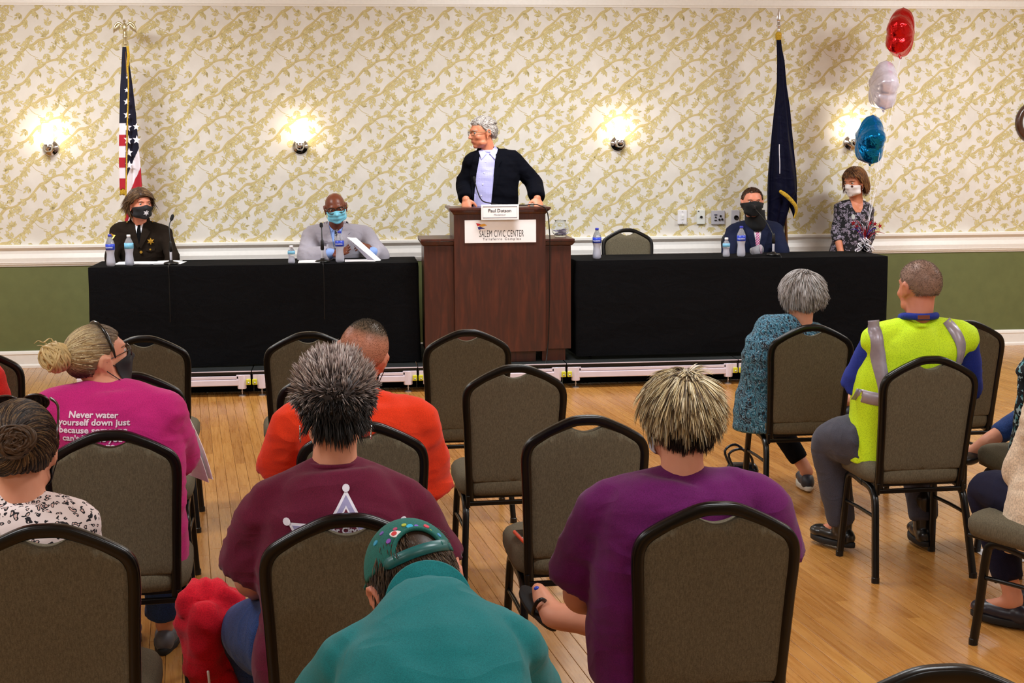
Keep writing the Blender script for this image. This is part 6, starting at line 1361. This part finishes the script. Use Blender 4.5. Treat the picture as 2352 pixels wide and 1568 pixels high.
# plain navy flag
FY2 = 11.70
r_ = flagpole(3.665, FY2-.0, 0, at(1789, 82, FY2)[2], 'furled navy blue flag with gold fringe on a pole with a spear tip, right', lean=(-.145, 0))
M_navyflag = fabric('navy_flag_silk', (9, 10, 34), var=.3, scale=200, rough=.6)
drape([(82, 1783, 1793), (110, 1784, 1796), (140, 1785, 1802), (200, 1784, 1807), (250, 1779, 1814), (310, 1773, 1819), (400, 1765, 1828), (440, 1763, 1830), (470, 1763, 1815), (520, 1762, 1800), (600, 1764, 1797), (640, 1766, 1796)], FY2-.04, None, 'flag_cloth', r_, 6, .10, 5, mat=M_navyflag)
drape([(435, 1798, 1829), (452, 1803, 1830), (470, 1812, 1830), (490, 1820, 1829), (500, 1822, 1826)], FY2-.04, None, 'flag_cloth', r_, 3, .04, 6, nz=30, nu=40, mat=M_navyflag)
fr = [at(1793, 440, FY2-.16), at(1806, 449, FY2-.15), at(1818, 461, FY2-.13), at(1827, 473, FY2-.11), at(1829, 486, FY2-.09), at(1824, 500, FY2-.09)]
mesh_obj('fringe', *tube(fr, [.014, .017, .017, .016, .014, .008], 8, 5, prof=np.array([(-.15, -1), (.15, -1), (.15, 1), (-.15, 1)])), M_fringe, r_)
mesh_obj('gold_cap', *lathe([(.020, -.02), (.026, 0), (.026, .03), (.014, .045), (.001, .045)], tuple(at(1788, 86, FY2-.04)), 16), M_fringe, r_)
tz = at(1788, 80, FY2)
mesh_obj('spear_finial', *join([lathe([(.012, 0), (.016, .02), (.012, .03), (.011, .06), (.018, .068), (.018, .078), (.010, .084), (.012, .1)], tuple(tz), 14), loft([np.array([(tz[0]+cos(a)*r1, tz[1]+sin(a)*r1*.35, tz[2]+h) for a in np.linspace(0, 2*pi, 12, endpoint=False)]) for r1, h in ((.008, .1), (.020, .125), (.015, .16), (.007, .19), (.001, .215))])]), plain('silvered_metal', (214, 212, 214), .22, .9), r_)
mesh_obj('embroidery', *tube([at(1790, 332, FY2-.150), at(1790, 350, FY2-.152), at(1791, 372, FY2-.155), at(1791, 398, FY2-.155)], .0035, 5, 4), plain('white_embroidery', (232, 226, 236), .6), r_)

# ------------------------------------------------------------------ balloons
def foil(name, c, mat, label, R_=.19, T=.085, az=62, tilt=8, roll=0):
    V, F = [], []; na, nr = 90, 10
    M_ = rotm('Z', R(az))@rotm('X', R(tilt))@rotm('Y', R(roll)); idx = {}
    def Rr(a):
        k = (a/(2*pi)*5) % 1; k = min(k, 1-k)*2; return R_*(1-.19*(k**.85))
    for s_ in (1, -1):
        for i in range(nr+1):
            for j in range(na):
                a = 2*pi*j/na; rho = i/nr; r1 = Rr(a)*rho; th_ = T*math.sqrt(max(0, 1-rho**2.2))*(.93+.07*math.cos(5*a)*rho)+.0012
                th_ += .004*math.sin(17*a)*rho**3*(1-rho)*6
                V.append((r1*math.sin(a), s_*th_, r1*math.cos(a)))
    V = np.array(V); m_ = (nr+1)*na
    for s_ in (0, 1):
        for i in range(nr):
            for j in range(na):
                q = [i*na+j, i*na+(j+1) % na, (i+1)*na+(j+1) % na, (i+1)*na+j]; q = [k+s_*m_ for k in q]; F.append(q if s_ == 0 else q[::-1])
    for j in range(na): F.append([nr*na+j, nr*na+(j+1) % na, m_+nr*na+(j+1) % na, m_+nr*na+j])
    o = mesh_obj(name, V@M_.T+c, F, mat, None, loc=c); WLOC[o.name] = np.array(c); tag(o, label, 'balloon', 'foil star balloons in a column'); b = M_@np.array([0, 0, -R_*.62])+c
    mesh_obj('tail', *tube([b, b+[.004, 0, -.03], b+[.02, 0, -.062]], [.012, .007, .009], 6, 3, prof=np.array([(-1, -.15), (1, -.15), (1, .15), (-1, .15)])), mat, o)
    return o, b
def foil_mat(n, c, r_=.16):
    t = NT(n); nz = t.noise(16, 2, dist=1.5); t.set(c, r_, .92); t.bump(nz.outputs[0], .5, .012); return t.m
BY = 11.35
bal = []
for px_, py_, c, nm, lb, az, tl, rl in ((2068, 78, (206, 30, 34), 'red_foil', 'shiny red foil star balloon, topmost of the three', 60, 4, 6), (2029, 200, (214, 206, 222), 'pearl_foil', 'pearly white foil star balloon between the red and the blue one', 86, 4, -5), (1998, 324, (16, 130, 214), 'blue_foil', 'shiny blue foil star balloon in front of the rightmost sconce', 88, 4, -5)):
    m_ = foil_mat(nm, c) if nm != 'pearl_foil' else plain('pearl_foil', c, .22, .35, coat=.6)
    bal.append(foil('foil_balloon', at(px_, py_, BY), m_, lb,   .212, .112, az, tl, rl))
wp = at(1986, 578, 10.95)
r_ = empty('balloon_weight', (wp[0], wp[1], TZ), 'foil tinsel balloon weight with stars and curled white ribbon at the right table end', 'party decoration')
cols = [(170, 30, 50), (60, 40, 150), (200, 190, 210), (190, 40, 60), (30, 30, 50), (220, 210, 226)]
mesh_obj('wrapped_base', *fuse([ell(wp+[0, 0, .035-(wp[2]-TZ)], (.035, .035, .033), None, 3), ell(wp+[0, 0, .075-(wp[2]-TZ)], (.016, .016, .03), None, 2)], .004, 1, .004, (30, 30, 30)), foil_mat('dark_foil', (26, 26, 34), .25), r_)
knot = np.array([wp[0], wp[1], TZ+.13])
for k in range(30):
    a = RNG.uniform(0, 2*pi); e = RNG.uniform(.1, 1.4); L = RNG.uniform(.08, .20); d = np.array([cos(a)*cos(e), sin(a)*cos(e)*.6, sin(e)])*L
    mesh_obj('tinsel_strand', *tube([knot-[0, 0, .05], knot+d*.5+[0, 0, .01], knot+d+[0, 0, -.02]], [.003, .004, .001], 4, 4), plain('foil_%d' % (k % 6), cols[k % 6], .25, .7), r_)
for k, (sx, sy) in enumerate(((2010, 514), (2021, 519), (2009, 524), (1999, 512), (1985, 505), (1960, 512), (1975, 540), (1992, 545), (1968, 520))):
    c_ = at(sx, sy, 10.93+.01*k); mesh_obj('foil_star', *prism([(c_[0]+x, c_[2]+y) for x, y in star(5, .022, .009, k)], .002, None, (0, c_[1], 0)), plain('foil_%d' % ((0, 3, 4, 0, 2, 0, 2, 5, 3)[k]), cols[(0, 3, 4, 0, 2, 0, 2, 5, 3)[k]], .25, .7), r_, smooth=False)
    mesh_obj('wire', *tube([knot-[0, 0, .03], c_*.5+knot*.5+[0, 0, .02], c_], .0012, 4, 3), M_wire, r_)
for k in range(9):
    a0 = RNG.uniform(0, 2*pi); b_ = np.array([wp[0]+RNG.uniform(-.10, .06), wp[1]-.06+RNG.uniform(-.03, .05), TZ+.012]); pts = [knot-[0, 0, .02]]
    for j in range(1, 10): f = j/9; pts.append((knot*(1-f)+b_*f)+np.array([cos(a0+j*1.5), sin(a0+j*1.5)*.6, .3*sin(j*1.3)])*.022*(f > .2)*(1 if j < 9 else .3))
    mesh_obj('curled_ribbon', *tube(pts, .0032, n=4, prof=np.array([(-1, -.15), (1, -.15), (1, .15), (-1, .15)])), plain('white_ribbon', (236, 232, 240), .4), r_)
for (o, b) in bal: mesh_obj('string', *tube([b+[.02, 0, -.05], (b+knot)/2+[.035, 0, 0], knot+[.01, 0, .02]], .0013, 5, 8), plain('white_ribbon', (236, 232, 240), .4), r_)
mesh_obj('string', *tube([bal[0][1]+[.02, 0, -.05], bal[1][1]+[.10, .02, .12], bal[2][1]+[.12, .02, .0], knot+[.02, 0, .05]], .0013, 5, 8), plain('white_ribbon', (236, 232, 240), .4), r_)

# ------------------------------------------------------------------ bottles
t = NT('clear_pet'); t.set((242, 244, 252), .1); t.b.inputs['Transmission Weight'].default_value = .8; t.b.inputs['IOR'].default_value = 1.2; M_pet = t.m
t = NT('bottled_water'); t.set((228, 230, 246), .15); t.b.inputs['Transmission Weight'].default_value = .2; t.b.inputs['IOR'].default_value = 1.33; M_water = t.m
def bottle(px, py, Y, h, label, capc=(40, 50, 170), lab='blue', fill=.75, group='water bottles on the tables', empty_=False):
    p_ = at(px, py, Y); z0 = TZ+.001; x, y = p_[0], Y; s_ = h/.235; r_ = empty('water_bottle', (x, y, z0), label, 'bottle', group)
    R0 = .0325*(s_**.35)
    prof = [(.001, .003), (.024*R0/.0325, .0), (R0, .012), (R0, .035), (R0*.86, .075), (R0*.83, .095), (R0*.98, .118), (R0, .125), (R0, .165), (R0*.92, .178), (R0*.62, .200), (R0*.40, .214), (R0*.36, .222)]
    prof = [(a, b*s_) for a, b in prof]
    mesh_obj('bottle_body', *lathe(prof, (x, y, z0), 24), M_pet, r_)
    if fill:
        zf = .2*s_*fill; ip = [(max(.001, a-.0018), b+.0015) for a, b in prof if b < zf]; mesh_obj('water', *lathe(ip+[(ip[-1][0], zf), (.001, zf)], (x, y, z0), 24), M_water, r_)
    mesh_obj('cap', *lathe([(.0135, .0), (.0138, .004), (.0138, .014), (.012, .016), (.001, .016)], (x, y, z0+.220*s_), 18), plain('cap_%d' % capc[0], capc, .4), r_)
    lc_ = (34, 64, 190) if lab == 'blue' else (120, 190, 226); zl = .122*s_ if lab == 'blue' else .13*s_; hl_ = .042*s_
    lb = mesh_obj('label_band', *lathe([(R0*.97, 0), (R0+.0012, .001), (R0+.0012, hl_), (R0*.97, hl_+.001)], (x, y, z0+zl), 28, cap=False), plain('label_%s' % lab, lc_, .4, var=.15, scale=60), r_)
    
    if lab != 'blue': return r_
    V, F = text_flat('AQUAFINA', .013*s_, .02); a = V[:, 0]/(R0+.002)-.25; mesh_obj('lettering', np.stack([x+np.sin(a)*(R0+.0022), y-np.cos(a)*(R0+.0022), z0+zl+.014*s_+V[:, 1]], 1), F, plain('label_white', (226, 236, 250), .5), lb, smooth=False)
    return r_
bottle(255, 612, 10.68, .232, 'tall water bottle with a blue label at the left end of the left table')
bottle(298, 610, 10.72, .225, 'water bottle with a white cap and pale label before the woman in uniform', (236, 236, 240), 'pale')
bottle(781, 606, 10.72, .232, 'tall water bottle with a blue label before the man in the grey suit')
bottle(670, 607, 10.70, .125, 'short half-empty water bottle to the left of the grey suit', (226, 228, 236), 'pale', .5)
bottle(1371, 592, 10.68, .232, 'tall water bottle with a blue label near the empty chair on stage')
bottle(1668, 590, 10.68, .14, 'short water bottle before the man in the navy suit', (236, 236, 240), 'pale', .6)
bottle(1702, 590, 10.68, .232, 'tall water bottle with a blue cap before the man in the navy suit')
cw = at(1738, 584, 10.76); r_ = empty('plastic_cup', (cw[0], cw[1], TZ), 'crumpled clear plastic cup on its side by the navy suit', 'cup')
V, F = lathe([(.001, 0), (.026, 0), (.027, .004), (.036, .085), (.037, .088), (.035, .086), (.025, .006), (.001, .005)], seg=28); V = V+.004*(vnoise(V*70, 4)[:, None]-.5); V, F = xf((V, F), rotm('Z', R(20))@rotm('Y', R(82)), (cw[0]-.04, cw[1], TZ+.036)); mesh_obj('cup_wall', V, F, M_pet, r_)
# ------------------------------------------------------------------ papers
def papers(label, quads, cat='paper', name='paper_sheet', mat=None):
    c_ = np.mean(quads[0], 0); r_ = empty(name, tuple(c_), label, cat)
    for q in quads: sheet(q, .0015, 'sheet', mat or M_paper, .002, r_)
    return r_
def flat(px0, px1, y0, y1, z=TZ+.002, sk=0): a, b = at(px0, 600, y0)[0], at(px1, 600, y0)[0]; return [np.array(v) for v in ((a, y0, z), (b, y0, z), (b+sk, y1, z), (a+sk, y1, z))]
papers('white writing pad lying between the two bottles on the left table', [flat(262, 352, 10.80, 11.02), flat(262, 352, 10.80, 11.02, TZ+.006)], 'notepad', 'notepad')
papers('white papers before the microphone of the woman in uniform', [flat(345, 415, 10.80, 11.02, TZ+.002, .02), flat(350, 408, 10.82, 11.05, TZ+.007, .01)])
papers('white sheet lying left of the microphone before the grey suit', [flat(684, 735, 10.72, 10.95)])
papers('white sheet lying under the hands of the man in grey', [flat(792, 862, 10.76, 10.98, TZ+.002)])
q = [at(797, 547, 10.98), at(873, 598, 10.84), at(858, 600, 10.90), at(806, 598, 10.98)]
r_ = empty('booklet', tuple(q[2]), 'printed booklet held up open by the man in grey', 'booklet')
sheet([at(797, 545, 10.98), at(818, 546, 11.0), at(875, 597, 10.86), at(866, 602, 10.82)], .003, 'cover', M_paper, .004, r_); sheet([at(799, 549, 10.97), at(815, 549, 10.985), at(868, 598, 10.87), at(850, 602, 10.88)], .002, 'page', plain('grey_page', (176, 170, 184), .6), .006, r_)
# ------------------------------------------------------------------ gooseneck microphones
def mic(base, top, bend_, label, zb=TZ, name='microphone'):
    b = np.array(base, float); b[2] = zb; t_ = np.array(top, float); r_ = empty(name, tuple(b), label, 'microphone')
    mesh_obj('base', *lathe([(.001, 0), (.055, 0), (.056, .006), (.05, .014), (.018, .02), (.014, .03), (.001, .03)], tuple(b), 24), M_blackmetal, r_)
    mesh_obj('stem', *tube([b+[0, 0, .02], b+[0, 0, .10]], .009, 12, 2), plain('pale_plastic_sleeve', (196, 194, 204), .4), r_)
    mesh_obj('joint', *tube([b+[0, 0, .10], b+[0, 0, .16]], [.014, .011], 12, 2), M_blackmetal, r_)
    mid = (b+[0, 0, .16]+t_)/2+np.array(bend_)
    mesh_obj('gooseneck', *tube([b+[0, 0, .15], mid, t_], .0042, 8, 8), M_blackmetal, r_)
    d = nrm(t_-mid); mesh_obj('capsule', *tube([t_-d*.012, t_, t_+d*.03], [.007, .013, .012], 12, 3), plain('black_foam', (10, 10, 11), .95), r_)
    mesh_obj('cable', *tube([b+[0, -.04, .012], b+[.005, -.12, .008], np.array([b[0]+.006, 10.595, TZ+.006]), np.array([b[0]+.01, 10.585, TZ-.08]), np.array([b[0]+.008, 10.572, TZ-.4])], .0028, 6, 6), M_blackmetal, r_)
    return r_
mic(at(393, 599, 10.82), at(394, 503, 10.90), (-.012, 0, .03), 'gooseneck microphone in front of the woman in uniform')
mic(at(741, 602, 10.78), at(738, 519, 10.86), (.0, 0, .03), 'gooseneck microphone in front of the man in the grey suit')
mic(at(1776, 585, 10.78), at(1733, 478, 10.92), (.02, 0, -.01), 'gooseneck microphone leaning left in front of the navy suit')
lb = at(1150, 470, 10.74)
r_ = empty('microphone', (lb[0], lb[1], 1.331), 'curved gooseneck microphone rising from the lectern top', 'microphone')
mesh_obj('mount', *lathe([(.001, 0), (.02, 0), (.02, .012), (.010, .02), (.001, .02)], (lb[0], lb[1], 1.331), 16), M_blackmetal, r_)
mesh_obj('gooseneck', *tube([(lb[0], lb[1], 1.345), at(1130, 467, 10.70), at(1108, 461, 10.66), at(1097, 440, 10.66), at(1091, 418, 10.68)], .0045, 8, 6), M_blackmetal, r_)
mesh_obj('capsule', *tube([at(1091, 418, 10.68), at(1089, 408, 10.69)], [.008, .011], 10, 3), plain('black_foam', (10, 10, 11), .95), r_)
mesh_obj('cable', *tube([(lb[0]+.02, lb[1], 1.345), at(1205, 471, 10.56), at(1222, 469, 10.50), at(1238, 471, 10.46), at(1256, 484, 10.455), at(1262, 530, 10.46), at(1263, 570, 10.465), at(1262, 700, 10.47), at(1258, 800, 10.475), at(1250, 850, 10.40)], .0045, 6, 6), M_blackmetal, r_)
papers('white paper slip held under the speaker right of the name card', [[at(1214, 468, 10.62), at(1232, 468, 10.62), at(1234, 470, 10.75)+[0, 0, .0], at(1216, 470, 10.75)]])
# fish bowl with slips
fb = at(1287, 548, 10.70); zt = 1.045+.055; r_ = empty('glass_bowl', (fb[0], fb[1], zt), 'round glass bowl of folded paper slips on the right wing of the lectern', 'bowl')
pr = [(.001, 0), (.035, 0), (.045, .006)]+[(.066*cos(a), .062+.062*sin(a)) for a in np.linspace(-.95, .95, 12)]+[(.040, .117), (.044, .124), (.040, .123), (.036, .116)]+[(.0635*cos(a), .062+.0595*sin(a)) for a in np.linspace(.95, -.95, 12)]+[(.001, .008)]
t = NT('clear_glass'); t.set((245, 248, 250), .03); t.b.inputs['Transmission Weight'].default_value = 1; t.b.inputs['IOR'].default_value = 1.15; M_glass = t.m
mesh_obj('bowl', *lathe(pr, (fb[0], fb[1], zt), 32), M_glass, r_)
for k in range(14):
    c_ = np.array([fb[0]+RNG.uniform(-.025, .025), fb[1]+RNG.uniform(-.025, .025), zt+.018+.0032*k]); mesh_obj('paper_slip', *xf(box((0, 0, 0), (.055, .04, .0025)), rotm('Z', RNG.uniform(0, 3))@rotm('X', RNG.uniform(-.3, .3)), c_), plain('lilac_slip', (222, 218, 238), .7), r_, smooth=False)
# ------------------------------------------------------------------ small things among the audience
ph = np.array([.572, 4.655, .489]); r_ = empty('phone', tuple(ph), 'phone in an orange case lying on the empty chair seat', 'phone'); pM = rotm('Z', R(8))
mesh_obj('phone_case', *xf(box((0, 0, 0), (.078, .155, .012), .005), pM, ph+[0, 0, .004]), plain('orange_rubber', (236, 84, 40), .5), r_); mesh_obj('phone_body', *xf(box((0, 0, 0), (.064, .140, .006), .002), pM, ph+[0, 0, .0085]), plain('black_glass', (14, 15, 24), .12, coat=.6), r_); 
pp = np.array([2.765, 5.84, .002]); r_ = empty('leaflet', tuple(pp), 'small white leaflet dropped on the floor beside the safety vest chair', 'paper'); sheet([pp+[-.06, -.10, 0], pp+[.10, -.12, 0], pp+[.08, .08, 0], pp+[-.05, .09, 0]], .0012, 'sheet', M_paper, .002, r_)
hb = np.array([2.30, 7.50, 0.]); hb[:2] = at(1716, 1100, 6.95)[:2]; zb_ = at(1722, 1078, 6.95)[2]; 
r_ = empty('handbag', (hb[0], hb[1]+.25, 0), 'small dark handbag with straps on the floor beside the grey-haired woman', 'bag'); bb = np.array([hb[0]+.04, hb[1]+.25, 0])
mesh_obj('bag_body', *fuse([box(tuple(bb+[0, 0, .07]), (.16, .09, .12), .03, 3)], .008, 4, .008, (14, 14, 14)), plain('black_patent', (18, 24, 34), .25, var=.4), r_)
for dy in (-.04, .04): mesh_obj('bag_handle', *tube([bb+[-.05, dy, .11], bb+[-.08, dy, .19], bb+[-.02, dy*1.4, .22], bb+[.04, dy, .17], bb+[.05, dy, .11]], .007, 8, 5), plain('black_patent', (18, 24, 34), .25), r_)
# red hoodie hanging at the maroon woman's chair
M_redf = fabric('red_fleece', (206, 22, 44), var=.12, scale=300)
Yh = 3.92
hood = [loft([spline([at(x, y, Yh+dy) for x, y, dy in rr], 5, closed=True) for rr in (
    [(426, 1405, 0), (470, 1392, -.06), (530, 1392, 0), (534, 1398, .1), (470, 1392, .12)],
    [(419, 1440, 0), (470, 1425, -.07), (534, 1422, 0), (538, 1425, .12), (470, 1420, .14)],
    [(420, 1500, 0), (470, 1500, -.06), (530, 1490, 0), (534, 1490, .11), (480, 1490, .13)],
    [(424, 1540, 0), (470, 1548, -.05), (540, 1545, 0), (548, 1540, .09), (480, 1540, .11)])])]
for k in range(9):
    a = at(436+k*9, 1402-8*sin(k*.9), Yh-.02+.01*k); hood.append(tube([a, at(462+k*6, 1372+10*sin(k*1.7), Yh+.02), at(494+k*4, 1378+6*cos(k), Yh+.05), at(530, 1398, Yh)], [.022, .027, .026, .02], 10, 4))
hood.append(ell(at(505, 1378, Yh+.03), (.05, .05, .035), None, 3))
r_ = empty('hooded_jacket', tuple(at(480, 1560, Yh)*[1, 1, 0]), 'crumpled red hooded jacket with a white drawstring by the maroon shirt', 'jacket')
mesh_obj('fleece', *fuse(hood, .0075, 2, .026, (13, 13, 8), 7), M_redf, r_)
mesh_obj('jacket_tail', *fuse([loft([spline([at(x, y, Yh+dy) for x, y, dy in rr], 4, closed=True) for rr in ([(424, 1535, 0), (485, 1540, -.05), (548, 1538, 0), (485, 1535, .1)], [(445, 1590, 0), (490, 1590, -.04), (545, 1590, 0), (490, 1590, .08)], [(455, 1640, 0), (490, 1640, -.03), (530, 1640, 0), (490, 1640, .06)])])], .008, 2, .010, (12, 12, 4), 3), M_redf, r_)
mesh_obj('drawstring', *tube([at(478, 1542, Yh-.10), at(480, 1560, Yh-.10), at(482, 1580, Yh-.095)], .0035, 6, 3), M_paper, r_)
